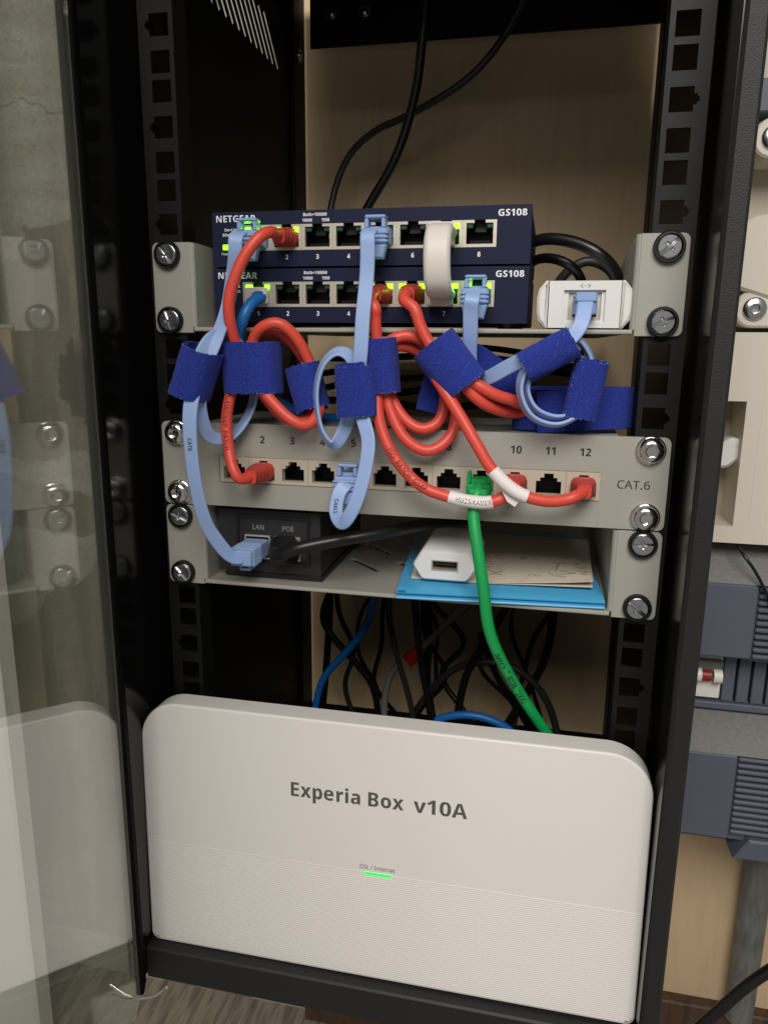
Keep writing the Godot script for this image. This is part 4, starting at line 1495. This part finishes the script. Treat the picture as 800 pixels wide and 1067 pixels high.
func make_cables() -> void:
	var sx := func(i: int) -> float: return -76.1 + 15.88 * (i - 1)
	var px := func(i: int) -> float: return -87.0 + 16.03 * (i - 1)
	var yu := 180.2
	var yl := 153.0
	# red
	var a := red_cable("red_a", "red round patch cable running down to port 2 of the patch panel", Vector3(sx.call(2), yu, -12), Vector3(px.call(2), 64.2, 0))
	var mb := MB.new()
	var s := arc_at(a[1], Vector3(-81.5, 102, 17))
	print_on(mb, "4/26AWGX4P  PATCH", 2.4, a[1], s - 6, 2.9, Vector3(0.1, 0, 1), "plain")
	part("print", mb, M.ink_cable, a[0])
	a = red_cable("red_b", "red round patch cable with a white HUISKAMER label, plugged into panel port 10", Vector3(sx.call(5), yl, -12), Vector3(px.call(10), 64.2, 0))
	var s1 := arc_at(a[1], Vector3(50.0, 60.5, 18))
	var s0 := s1 - 24.0
	var lf := label_sleeve(a[0], a[1], s0, s1 - 1.0, 3.15, 0.0)
	mb = MB.new()
	print_on(mb, "HUISKAMER", 2.2, lf, 3.6, 3.15, Vector3(0, 0.15, 1), "mono")
	part("lettering", mb, M.ink_black, a[0])
	mb = MB.new()
	print_on(mb, "ISO  PATCH  GX4P", 2.4, a[1], s0 - 36, 2.9, Vector3(0, 0.3, 1), "plain")
	part("print", mb, M.ink_cable, a[0])
	a = red_cable("red_c", "red round patch cable with a blank white label, plugged into panel port 12", Vector3(sx.call(6), yl, -12), Vector3(px.call(12), 64.2, 0))
	s0 = arc_at(a[1], Vector3(46, 72, 22))
	label_sleeve(a[0], a[1], s0, s0 + 21, 3.15, 3.4)
	# light blue flat cables
	for q in [
		["flat_a", "light blue flat network cable hanging down to the injector's LAN socket", [0, 10, 0, 0, 0, 0, 10, 30, 40, 45, 40, 30, 30, 35, 40, 30, 15, 0, 0, 5, 30, 50, 60, 60], sx.call(1), yu],
		["flat_b", "light blue flat network cable looped and plugged into panel port 5", [0, 0, 0, 0, 0, 0, 10, 20, 45, 60, 60, 60, 55, 40, 10, 0, -8, -12, -14, -20, 0, 0, 0, 0], sx.call(5), yu],
		["flat_c", "light blue flat network cable coiled in a ring, plugged into the white adapter", [0, 0, 0, 0, 0, 5, 10, 10, 15, 40, 75, 80, 80, 80, 75, 70, 70, 60, 55, 70, 80, 80, 80, 75, 70, 60, 40, 25, 20, 15, 10, 5, 0], sx.call(8), yl],
	]:
		var p := pts(paths[q[0]])
		var t := thing("flat_cable", q[1], "cable", p[0], "light blue flat cables")
		var ff := flat_frames(p, q[2])
		mb = MB.new()
		mb.sweep(ff, slab_section(6.9, 1.7, 16))
		part("jacket", mb, M.cable_flat_blue, t)
		flat_plug(t, Vector3(q[3], q[4] - 0.6, -12), M.boot_flat_blue)
		if q[0] == "flat_a":
			mb = MB.new()
			mb.box(Vector3(-85.2, 16.2, -9.6), Vector3(-72.8, 25.4, 1.0), 0.7)
			for k in 4:
				mb.box(Vector3(-85.6, 15.8, 1.4 + k * 2.8), Vector3(-72.4, 25.4, 3.4 + k * 2.8), 0.5)
			mb.box(Vector3(-84.8, 16.4, 1.02), Vector3(-73.2, 24.9, 14.5), 0.8)
			part("plug", mb, M.boot_flat_blue, t)
			mb = MB.new()
			mb.box(Vector3(-82.0, 12.6, -2), Vector3(-76.0, 14.0, 9), 0.4)
			mb.box(Vector3(-82.0, 14.05, -2), Vector3(-80.6, 16.1, 9), 0.3)
			mb.box(Vector3(-77.4, 14.05, -2), Vector3(-76.0, 16.1, 9), 0.3)
			part("clip_guard", mb, M.boot_flat_blue, t)
			mb = MB.new()
			s = arc_at(ff, p[17])
			print_on(mb, "CAT6", 1.9, ff, s - 4, 2.9, Vector3.BACK, "bold", false, 0.86)
			part("print", mb, M.ink_black, t)
		elif q[0] == "flat_b":
			flat_plug(t, Vector3(px.call(5), 63.6, 0), M.boot_flat_blue)
			mb = MB.new()
			s = arc_at(ff, p[20])
			print_on(mb, "CABLE", 1.9, ff, s - 1, 2.9, Vector3.BACK, "bold", true, 0.86)
			part("print", mb, M.ink_black, t)
		else:
			mb = MB.new()
			mb.box(Vector3(79.5, 143.0, -8), Vector3(89.7, 150.6, 4.5), 0.5)
			mb.box(Vector3(80.0, 148.0, 4.55), Vector3(89.4, 152.2, 9.0), 0.7)
			mb.box(Vector3(80.4, 142.6, 4.55), Vector3(88.8, 147.95, 8.2), 0.6)
			part("plug", mb, M.boot_flat_blue, t)
	# blue round cable in the lower switch
	var pb := pts(paths.blue_round)
	var tb := thing("blue_cable", "mid blue round network cable plugged into port 1 of the lower switch", "cable", pb[0])
	part("jacket", cable_mesh(pb, 2.8), M.cable_blue, tb)
	mb = MB.new()
	mb.box(Vector3(-81.8, 148.4, -20), Vector3(-70.4, 156.4, -8), 0.4)
	part("plug", mb, M.label_white, tb)
	# white jumper between the two switches
	var x7: float = sx.call(7)
	var tw := thing("white_jumper", "short thick white jumper cable bridging port 7 of both switches", "cable", Vector3(x7, 152, -4))
	mb = MB.new()
	var wp := PackedVector3Array([Vector3(x7, 180.0, -6), Vector3(x7, 180.4, 2), Vector3(x7 - 0.2, 178.6, 10), Vector3(x7 - 0.2, 172.5, 14.5), Vector3(x7, 164.5, 15.5), Vector3(x7 + 0.2, 157, 13.5), Vector3(x7 + 0.3, 153.0, 8), Vector3(x7 + 0.2, 152.4, 1), Vector3(x7, 152.4, -6)])
	var wf := []
	for q in spline(wp, 8)[0]:
		wf.append(q)
	var fr2 := []
	var wq := PackedVector3Array(wf)
	for i in wq.size():
		var tt := tangent(wq, i)
		fr2.append([wq[i], Vector3.RIGHT, Vector3.RIGHT.cross(tt).normalized(), 1.0, 1.0])
	mb.sweep(fr2, slab_section(12.2, 5.4, 24))
	part("band", mb, M.cable_white, tw)
	for yy in [yu, yl]:
		mb = MB.new()
		mb.prism(rrect(x7 - 7.6, yy - 6.0, x7 + 4.4, yy + 4.4, [1, 1, 1, 1]), -11.6, -2.5, 0.6)
		part("plug", mb, M.cable_white, tw)
	# green
	var pg := pts(paths.green)
	var tg := thing("green_cable", "green round network cable dropping from panel port 9 behind the router", "cable", pg[0])
	var gf := round_frames(spline(pg, 8)[0], func(_l, _t): return 2.9)
	mb = MB.new()
	mb.sweep(gf, circle_section(16))
	part("jacket", mb, M.cable_green, tg)
	mb = MB.new()
	mb.box(Vector3(35.6, 59.4, -4), Vector3(46.8, 66.5, 7.5), 0.6)
	mb.box(Vector3(35.0, 58.6, 7.55), Vector3(47.0, 64.5, 10.5), 0.8)
	mb.box(Vector3(36.2, 55.2, 10.55), Vector3(46.0, 63.0, 14.6), 1.2)
	mb.box(Vector3(35.2, 64.55, 5), Vector3(37.2, 70.6, 9.6), 0.6)
	mb.box(Vector3(44.8, 64.55, 5), Vector3(46.8, 70.6, 9.6), 0.6)
	part("plug", mb, M.cable_green, tg)
	mb = MB.new()
	s = arc_at(gf, pg[6])
	print_on(mb, "patch  7/0226/7(XX)", 2.9, gf, s - 2, 2.9, Vector3(0.1, 0, 1), "bold")
	part("print", mb, M.ink_black, tg)
	# black cable in the injector
	var pk := pts(paths.poe_black)
	var tk := thing("injector_cable", "thick glossy black cable leaving the injector's POE socket", "cable", pk[0])
	mb = MB.new()
	mb.sweep(round_frames(spline(pk, 8)[0], func(_l, _t): return 3.3), circle_section(16))
	part("jacket", mb, M.cable_black, tk)
	mb = MB.new()
	ribbed_boot(mb, Vector3(-63, 20.6, -9.6), Vector3(0.03, -0.03, 1).normalized(), 13, 8.2, 7.4, 5.0, 1)
	part("plug", mb, M.black_plastic, tk)


# ---------------------------------------------------------------- hook-and-loop straps
func strap(label: String, c: Vector3, axis: Vector3, width: float, rx: float, rz: float, start: float, skew: float, salt: int) -> Node3D:
	var t := thing("cable_strap", label, "strap", c, "blue hook-and-loop straps")
	var a := axis.normalized()
	var out := (Vector3.BACK - a * a.z).normalized()
	var side := out.cross(a).normalized()
	var f := FastNoiseLite.new()
	f.seed = salt
	f.frequency = 0.35
	var n := 72
	var turn := TAU * 1.28
	var th := 0.75
	var mb := MB.new()
	var pos := func(k: int, e: float, r: float) -> Vector3:
		var u := float(k) / n
		var ang := start + turn * u
		var grow := r + 1.15 * u
		var cx := cos(ang)
		var cz := sin(ang)
		var dx := signf(cx) * pow(absf(cx), 0.8) * (rx - 1.2 + grow)
		var dz := signf(cz) * pow(absf(cz), 0.8) * (rz - 1.2 + grow)
		var wob := f.get_noise_2d(k * 0.9, e * 30.0) * 0.55
		var sk := skew * (u - 0.5)
		var bulge := f.get_noise_2d(k * 0.5 + 90.0, e * 3.0) * 0.5
		return c + side * (dx + signf(dx) * bulge * 0.6) + out * (dz + bulge * 0.5) + a * (e * width / 2.0 + (wob if absf(e) > 0.9 else 0.0) + sk)
	var rows := 8
	var grid_o := []
	var grid_i := []
	for k in n + 1:
		var ro := []
		var ri := []
		for j in rows + 1:
			var e := -1.0 + 2.0 * j / rows
			ro.append(pos.call(k, e, th / 2))
			ri.append(pos.call(k, e, -th / 2))
		grid_o.append(ro); grid_i.append(ri)
	var nrm := func(k: int, j: int, s: float) -> Vector3:
		var d1: Vector3 = grid_o[mini(k + 1, n)][j] - grid_o[maxi(k - 1, 0)][j]
		var d2: Vector3 = grid_o[k][mini(j + 1, rows)] - grid_o[k][maxi(j - 1, 0)]
		var m := d1.cross(d2).normalized()
		var o: Vector3 = grid_o[k][j] - c
		o -= a * o.dot(a)
		return m * (s if m.dot(o) > 0 else -s)
	for k in n:
		for j in rows:
			mb.squad(grid_o[k][j], grid_o[k + 1][j], grid_o[k + 1][j + 1], grid_o[k][j + 1], nrm.call(k, j, 1.0), nrm.call(k + 1, j, 1.0), nrm.call(k + 1, j + 1, 1.0), nrm.call(k, j + 1, 1.0))
			mb.squad(grid_i[k][j], grid_i[k + 1][j], grid_i[k + 1][j + 1], grid_i[k][j + 1], nrm.call(k, j, -1.0), nrm.call(k + 1, j, -1.0), nrm.call(k + 1, j + 1, -1.0), nrm.call(k, j + 1, -1.0))
		mb.quad(grid_o[k][0], grid_o[k + 1][0], grid_i[k + 1][0], grid_i[k][0], -a)
		mb.quad(grid_o[k][rows], grid_o[k + 1][rows], grid_i[k + 1][rows], grid_i[k][rows], a)
	for j in rows:
		for k in [0, n]:
			mb.quad(grid_o[k][j], grid_o[k][j + 1], grid_i[k][j + 1], grid_i[k][j], (grid_o[k][j] - grid_o[maxi(k - 1, 1)][j]) if k == n else (grid_o[0][j] - grid_o[1][j]))
	part("band", mb, M.velcro, t)
	# frayed threads along the cut edges
	mb = MB.new()
	rng.seed = salt * 31
	for e in 3:
		for i in (90 if e < 2 else 40):
			var k := rng.randi_range(0, n - 1) if e < 2 else n
			var p: Vector3
			var d: Vector3
			if e < 2:
				var j := 0 if e == 0 else rows
				p = grid_o[k][j].lerp(grid_o[k + 1][j], rng.randf())
				d = a * (-1.0 if e == 0 else 1.0)
			else:
				p = grid_o[n][0].lerp(grid_o[n][rows], rng.randf())
				d = (grid_o[n][0] - grid_o[n - 1][0]).normalized()
			var w := (p - c)
			w = (w - a * w.dot(a)).normalized()
			d = (d + w * rng.randf_range(-0.2, 0.6) + side * rng.randf_range(-0.7, 0.7)).normalized()
			var x := d.cross(w).normalized() * rng.randf_range(0.05, 0.12)
			var l := rng.randf_range(0.25, 0.8)
			mb.flat(p - x - d * 0.2, p + x - d * 0.2, p + d * l, w)
	part("frayed_threads", mb, M.velcro_fray, t)
	# lint caught in the pile
	mb = MB.new()
	for i in 70:
		var k := rng.randi_range(0, n - 1)
		var j := rng.randi_range(0, rows - 1)
		var p: Vector3 = grid_o[k][j].lerp(grid_o[k + 1][j + 1], rng.randf())
		var w: Vector3 = nrm.call(k, j, 1.0)
		var d := (a * rng.randf_range(-1, 1) + side * rng.randf_range(-1, 1) + w * 0.15)
		d = (d - w * d.dot(w) * 0.8).normalized()
		var x := d.cross(w).normalized() * 0.05
		p += w * 0.12
		mb.flat(p - x, p + x, p + d * rng.randf_range(0.3, 1.1), w)
	part("lint", mb, M.velcro_fray, t)
	return t


func strap_tail(t: Node3D, pathp: PackedVector3Array, ang: Array, width: float) -> void:
	var mb := MB.new()
	mb.sweep(flat_frames(pathp, ang, 6), slab_section(width, 0.9, 8))
	part("tail", mb, M.velcro, t)


func make_straps() -> void:
	strap("wide blue strap round the red bundle above panel numbers 1 and 2", Vector3(-71.3, 117.0, 9.0), Vector3(0.03, -1, 0), 24.0, 14.4, 12.5, 2.2, -2.0, 1)
	strap("blue strap on the red loop above panel number 3", Vector3(-45.2, 108, 3.0), Vector3(0.28, -1, 0.05), 21.5, 8.6, 9.5, 3.4, 2.6, 2)
	strap("tilted blue strap round the flat cable above the patch panel's hex screws", Vector3(-92.5, 115.0, 26.5), Vector3(-0.38, -1, 0), 23.5, 9.0, 12.0, 2.9, 1.2, 3)
	strap("blue strap below port 5 round a single red cable coil", Vector3(-6.6, 119.4, 7.5), Vector3(0.08, -1, 0), 25, 7.9, 9.5, 2.6, 1.4, 4)
	strap("blue strap round the looped flat cable above panel port 5", Vector3(-17.4, 108.2, 15.0), Vector3(0.07, -1, 0), 23, 9.6, 7.6, 0.9, 2.4, 5)
	var e := strap("large slanting blue strap gathering the red cables below ports 6 and 7", Vector3(25.6, 119.8, 9.0), Vector3(0.62, -0.78, 0.0), 25.0, 11.4, 12.0, 3.6, 0.6, 6)
	strap_tail(e, PackedVector3Array([Vector3(24, 124, -2), Vector3(18, 113, -4), Vector3(15.5, 104, -4), Vector3(14, 97, -4)]), [0, 0, 0, 0], 13.0)
	strap_tail(e, PackedVector3Array([Vector3(34, 124, -2), Vector3(43, 118, -5), Vector3(52, 111, -6), Vector3(57, 106, -6)]), [0, 0, 0, 0], 14.0)
	strap("blue strap across the top of the coiled flat cable ring", Vector3(69.6, 125.3, 15.0), Vector3(0.87, 0.49, -0.05), 23.5, 7.4, 8.4, 2.5, 0.8, 7)
	strap("blue strap on the side of the coiled flat cable ring under the adapter", Vector3(86.8, 110.6, 7.5), Vector3(-0.16, -1, 0), 25.0, 7.9, 8.8, 0.6, 1.6, 8)
	# loose strap lying in a loop on top of the patch panel
	var p := PackedVector3Array([Vector3(66, 98.2, -2), Vector3(80, 99.2, -4), Vector3(96, 100.4, -7), Vector3(107, 100.6, -12), Vector3(110.5, 100.4, -20), Vector3(105, 100, -29), Vector3(88, 99.8, -31), Vector3(70, 99.6, -29), Vector3(58, 99.4, -22), Vector3(54.5, 99.2, -13), Vector3(60, 99, -7), Vector3(74, 99, -6.6), Vector3(88, 99.2, -8.4)])
	var t := thing("cable_strap", "loose blue strap standing in a wide loop on top of the patch panel", "strap", Vector3(82, 88.6, -16), "blue hook-and-loop straps")
	var mb := MB.new()
	var sp := spline(p, 8)[0] as PackedVector3Array
	var fr := []
	for i in sp.size():
		var tt := tangent(sp, i)
		var up := (Vector3.UP - tt * tt.y).normalized()
		fr.append([sp[i], up, tt.cross(up).normalized(), 1.0, 1.0])
	mb.sweep(fr, slab_section(19.6, 1.0, 10))
	part("band", mb, M.velcro, t)


func make_background_cables() -> void:
	var list := [
		["top_black", 3.4, "cable_black", "thick glossy black cable hanging from the rack roof in front of plywood", "cables inside the rack roof"],
		["top_grey", 2.7, "cable_charcoal", "thinner charcoal cable curving in an S across the plywood", "cables inside the rack roof"],
		["loop1", 3.0, "cable_black", "black cable arching behind the white adapter, the topmost arch", "black cables behind the switches"],
		["loop2", 2.6, "cable_black", "short black cable arch between upper switch and adapter", "black cables behind the switches"],
		["loop3", 2.6, "cable_charcoal", "charcoal cable arch close above the white adapter", "black cables behind the switches"],
		["low_blue", 2.8, "cable_blue", "blue cable hanging in an S under the lower shelf", "cables behind the router"],
		["low_black1", 2.6, "cable_black", "black cable curving beside the blue one under the lower shelf", "cables behind the router"],
		["low_black2", 3.0, "cable_black", "straight black cable behind the blue cable under the lower shelf", "cables behind the router"],
		["low_grey1", 2.2, "cable_charcoal", "thin dark grey cable hanging in front of the red connector", "cables behind the router"],
		["low_grey3", 2.8, "cable_grey", "light grey cable below the red connector", "cables behind the router"],
		["low_black3", 3.6, "cable_black", "black cable right of the red connector, hanging in the bundle", "cables behind the router"],
		["low_black4", 2.8, "cable_black", "black cable slanting left behind the green cable", "cables behind the router"],
		["low_black5", 2.9, "cable_black", "black cable slanting left beyond the green cable near the rail", "cables behind the router"],
		["low_black6", 2.6, "cable_charcoal", "charcoal cable making an arch behind the green cable", "cables behind the router"],
		["low_black7", 2.4, "cable_black", "thin black cable hanging in front of the bundle behind the router", "cables behind the router"],
		["low_black8", 2.6, "cable_black", "black cable slanting right behind the green cable", "cables behind the router"],
		["low_bluearc", 2.9, "cable_blue", "blue cable arch just above the router's top edge", "cables behind the router"],
	]
	for q in list:
		var p := pts(paths[q[0]])
		single("hanging_cable", cable_mesh(p, q[1], 12, 8), M[q[2]], q[3], "cable", p[0], q[4])
	# the tangle of thinner cables farther back
	rng.seed = 77
	for i in 9:
		var x := -95.0 + i * 22.0 + rng.randf_range(-8, 8)
		var z := rng.randf_range(-262, -205)
		var q := PackedVector3Array()
		for k in 7:
			q.append(Vector3(x + rng.randf_range(-16, 16) + (k - 3) * rng.randf_range(-9, 9), 0.0 - k * 35.0, z + rng.randf_range(-8, 8)))
		single("tangle_cable", cable_mesh(q, rng.randf_range(1.7, 2.7), 10, 7), M.cable_black if i % 3 else M.cable_charcoal, "thin dark cable hanging in the tangle against the plywood below the shelves", "cable", q[0], "dark cables in the tangle")
	for i in 5:
		var y := 92.0 + i * 8.0
		var z := -120.0 - i * 24.0
		var q := PackedVector3Array()
		for k in 7:
			q.append(Vector3(-96.0 + k * 32.0, y + rng.randf_range(-5, 5), z + rng.randf_range(-10, 10)))
		single("tangle_cable", cable_mesh(q, rng.randf_range(2.2, 3.2), 10, 7), M.cable_black, "dark cable crossing behind the blue straps above the patch panel", "cable", q[0], "dark cables behind the straps")
	# grey cable that ends in a red connector
	var pg := pts(paths.low_grey2)
	var t := thing("connector_cable", "light grey cable with a red connector at its lower end", "cable", pg[0], "cables behind the router")
	part("jacket", cable_mesh(pg, 2.8, 12), M.cable_grey, t)
	var mb := MB.new()
	var d := (pg[-1] - pg[-2]).normalized()
	ribbed_boot(mb, pg[-1] + d * 14, -d, 18, 6.2, 5.6, 3.2, 2)
	part("connector", mb, M.connector_red, t)


# ---------------------------------------------------------------- the meter board to the right of the rack
func make_meter_side() -> void:
	var mb := MB.new()
	# beige meter cabinet
	var t := thing("meter_cabinet", "beige plastic meter cabinet with screw lugs and a turn knob", "meter cabinet", Vector3(260, 3, -250))
	var hs := CSGBox3D.new()
	hs.name = "housing"
	hs.size = Vector3(270, 334, 77) * S
	hs.material = M.meter_stone
	t.add_child(hs)
	hs.position = (Vector3(285, 163, -260.5) - org[t]) * S
	for yy in [124.5, 228.5]:
		var cut := CSGBox3D.new()
		cut.name = "slot_cut"
		cut.operation = CSGShape3D.OPERATION_SUBTRACTION
		cut.size = Vector3(7, 29, 60) * S
		cut.material = M.meter_stone
		hs.add_child(cut, true)
		cut.position = Vector3(193.5 - 285, yy - 163, 30) * S
	mb = MB.new()
	mb.prism(PackedVector2Array([Vector2(160, 196), Vector2(196, 212), Vector2(420, 230), Vector2(420, 165), Vector2(208, 160), Vector2(160, 176)]), -221.8, -186, 2.0)
	part("cover", mb, M.meter_beige, t)
	mb = MB.new()
	mb.plate(Rect2(150, -4, 270, 143), -221.8, -184, [Rect2(156, 8, 45, 86)])
	part("cover", mb, M.meter_beige, t)
	# sloping cheek of the recess
	mb = MB.new()
	mb.quad(Vector3(201, 8, -221), Vector3(201, 94, -221), Vector3(211, 94, -183.8), Vector3(211, 8, -183.8), Vector3(-1, 0, 0.3))
	mb.quad(Vector3(201, 12, -221), Vector3(211, 12, -183.8), Vector3(211, 12, -221), Vector3(211, 12, -221), Vector3(0, -1, 0))
	mb.quad(Vector3(201, 94, -221), Vector3(211, 94, -183.8), Vector3(211, 94, -221), Vector3(211, 94, -221), Vector3(0, 1, 0))
	part("cheek", mb, M.meter_beige, t)
	var lug := func(x: float, y: float) -> void:
		var b := MB.new()
		b.prism(rrect(x - 12, y - 12, x + 60, y + 12, [11, 2, 2, 11], 6), -221.8, -188, 1.4)
		var l := part("lug", b, M.meter_beige, t)
		b = MB.new()
		b.xf = Transform3D(Basis(Vector3.BACK, 0.4), Vector3(x, y, -187.9))
		b.lathe([[7.6, 0.0], [7.4, 1.2], [6.4, 2.0], [3.4, 2.4]], 24)
		b.lathe([[3.5, 2.38], [3.0, 2.3], [2.6, 0.6], [0.001, 0.4]], 6)
		part("screw", b, M.zinc, l)
	lug.call(200.0, 154.0)
	lug.call(200.0, 258.0)
	mb = MB.new()
	mb.xf = Transform3D(Basis(Vector3.BACK, 0.72), Vector3(192, 55, -198))
	var ov := rrect(-8, -8, 16, 8, [8, 8, 8, 8], 8)
	mb.prism(ov, -6, 6, 2.0)
	mb.box(Vector3(-26, -2.4, -4), Vector3(-6.5, 2.4, 2), 0.8)
	mb.box(Vector3(-3, -3, -23.5), Vector3(3, 3, -6.05))
	part("turn_knob", mb, M.white_plastic, t)
	# dark strip with a little coloured print at the top edge
	mb = MB.new()
	mb.box(Vector3(186, 276, -221.8), Vector3(400, 296, -200), 1.0)
	part("strip", mb, M.unit_blue, t)
	# upper fuse box
	fuse_box("blue grey fuse box with white circuit breaker, under the meter cabinet", -138.0, -8.0, true)
	fuse_box("lower blue grey fuse box with ribbed front standing above the conduit", -262.0, -139.0, false)
	# conduit
	var c := thing("conduit", "dark grey conduit pipe running down the plywood below the fuse boxes", "pipe", Vector3(280, -490, -285.2))
	mb = MB.new()
	mb.xf = Transform3D(Basis(Vector3.RIGHT, -PI / 2), Vector3(280, -490, -285.2))
	mb.lathe([[0.001, 0.0], [12.5, 0.0], [12.5, 250.0], [0.001, 250.0]], 32)
	part("pipe", mb, M.conduit, c)
	mb = MB.new()
	mb.xf = Transform3D(Basis(Vector3.RIGHT, -PI / 2), Vector3(280, -490, -285.2))
	mb.lathe([[12.6, 216.0], [15.0, 217.0], [15.4, 222.0], [15.4, 234.0], [12.6, 235.0]], 32)
	part("collar", mb, M.breaker_white, c)
	# cable crossing in front of the conduit
	var p := PackedVector3Array([Vector3(60, -594, -150), Vector3(110, -520, -150), Vector3(160, -436, -150), Vector3(196, -397, -150), Vector3(220, -362, -150), Vector3(252, -316, -150), Vector3(330, -240, -150)])
	single("floor_cable", cable_mesh(p, 4.2), M.cable_black, "black cable slanting up from the floor in front of the conduit", "cable", p[0])
	p = PackedVector3Array([Vector3(205, -1, -205), Vector3(206.5, -6, -186), Vector3(209, -11, -177), Vector3(216, -20, -175), Vector3(228, -40, -176), Vector3(250, -80, -180)])
	single("meter_cable", cable_mesh(p, 1.1, 10), M.cable_black, "thin black cable hanging across the upper fuse box", "cable", p[0])


func fuse_box(label: String, y0: float, y1: float, breakers: bool) -> void:
	var t := thing("fuse_box", label, "fuse box", Vector3(270, y0, -260), "blue fuse boxes on the plywood")
	var side := func(mb: MB) -> void: mb.xf = Transform3D(Basis(Vector3(0, 0, 1), Vector3(0, 1, 0), Vector3(-1, 0, 0)), Vector3(280, 0, 0))
	var mb := MB.new()
	mb.box(Vector3(160, y0 + 4, -299.5), Vector3(420, y1 - 3, -216), 1.0)
	part("housing", mb, M.unit_blue, t)
	# sloping dusty top
	mb = MB.new()
	side.call(mb)
	var yt := y1 - 3.2
	var fall := 21.0
	mb.prism(PackedVector2Array([Vector2(-215.8, yt), Vector2(-215.8, yt - fall), Vector2(-179.5, yt - fall), Vector2(-206, yt)]), -140, 120)
	part("top_slope", mb, M.unit_dusty, t)
	# front cover: plain part and ribbed part
	var ya := yt - fall - 0.3
	var yb := ya - (55.0 if breakers else 69.0)
	mb = MB.new()
	mb.box(Vector3(160, yb, -215.8), Vector3(222, ya, -179), 1.2)
	part("front_cover", mb, M.unit_blue, t)
	mb = MB.new()
	mb.box(Vector3(222.4, yb - 3, -215.8), Vector3(420, ya, -184), 0.8)
	part("grille", mb, M.unit_blue, t)
	var rib := MB.new()
	rib.box(Vector3(222.6, -1.6, -183.9), Vector3(420, 1.6, -179.4), 1.0)
	var rm := rib.commit(Vector3.ZERO)
	var n := int((ya - yb) / 5.0)
	for k in n:
		put("rib", rm, M.unit_blue, t, Vector3(0, ya - 3.0 - k * 5.0, 0))
	if breakers:
		# breaker bay below the cover
		mb = MB.new()
		mb.box(Vector3(188, yb - 44, -215.8), Vector3(210.5, yb - 0.2, -205), 0.8)
		var br := part("breaker", mb, M.breaker_white, t)
		mb = MB.new()
		mb.box(Vector3(188.2, yb - 23, -204.9), Vector3(210.3, yb - 12, -201), 1.0)
		part("shroud", mb, M.breaker_grey, br)
		mb = MB.new()
		mb.xf = Transform3D(Basis(Vector3.UP, PI / 2), Vector3(194, yb - 24, -201.5))
		mb.lathe([[0.001, 0.0], [4.6, 0.0], [4.6, 8.0], [0.001, 8.0]], 18)
		part("toggle", mb, M.breaker_red, br)
		for xx in [189.0, 203.5]:
			mb = MB.new()
			mb.xf = Transform3D(Basis(Vector3.UP, PI / 2), Vector3(xx, yb - 24, -201.5))
			mb.lathe([[0.001, 0.0], [5.6, 0.0], [5.6, 6.0], [0.001, 6.0]], 18)
			part("cheek", mb, M.breaker_white, br)
		mb = MB.new()
		mb.box(Vector3(200, yb - 6.4, -204.98), Vector3(206, yb - 5.6, -204.8))
		part("mark", mb, M.breaker_red, br)
		for k in 8:
			mb = MB.new()
			mb.box(Vector3(212.0 + k * 10.4, yb - 46, -215.8), Vector3(220.4 + k * 10.4, yb - 3.2, -206), 0.6)
			part("blank", mb, M.unit_blue, t)
		mb = MB.new()
		mb.box(Vector3(160, yb - 52, -215.8), Vector3(420, yb - 46.3, -203), 1.0)
		part("ledge", mb, M.unit_blue, t)
	else:
		mb = MB.new()
		mb.prism(PackedVector2Array([Vector2(226, yb - 14), Vector2(236, yb + 3), Vector2(420, yb + 6), Vector2(420, yb - 14)]), -215.8, -176, 1.5)
		part("tab", mb, M.unit_blue, t)
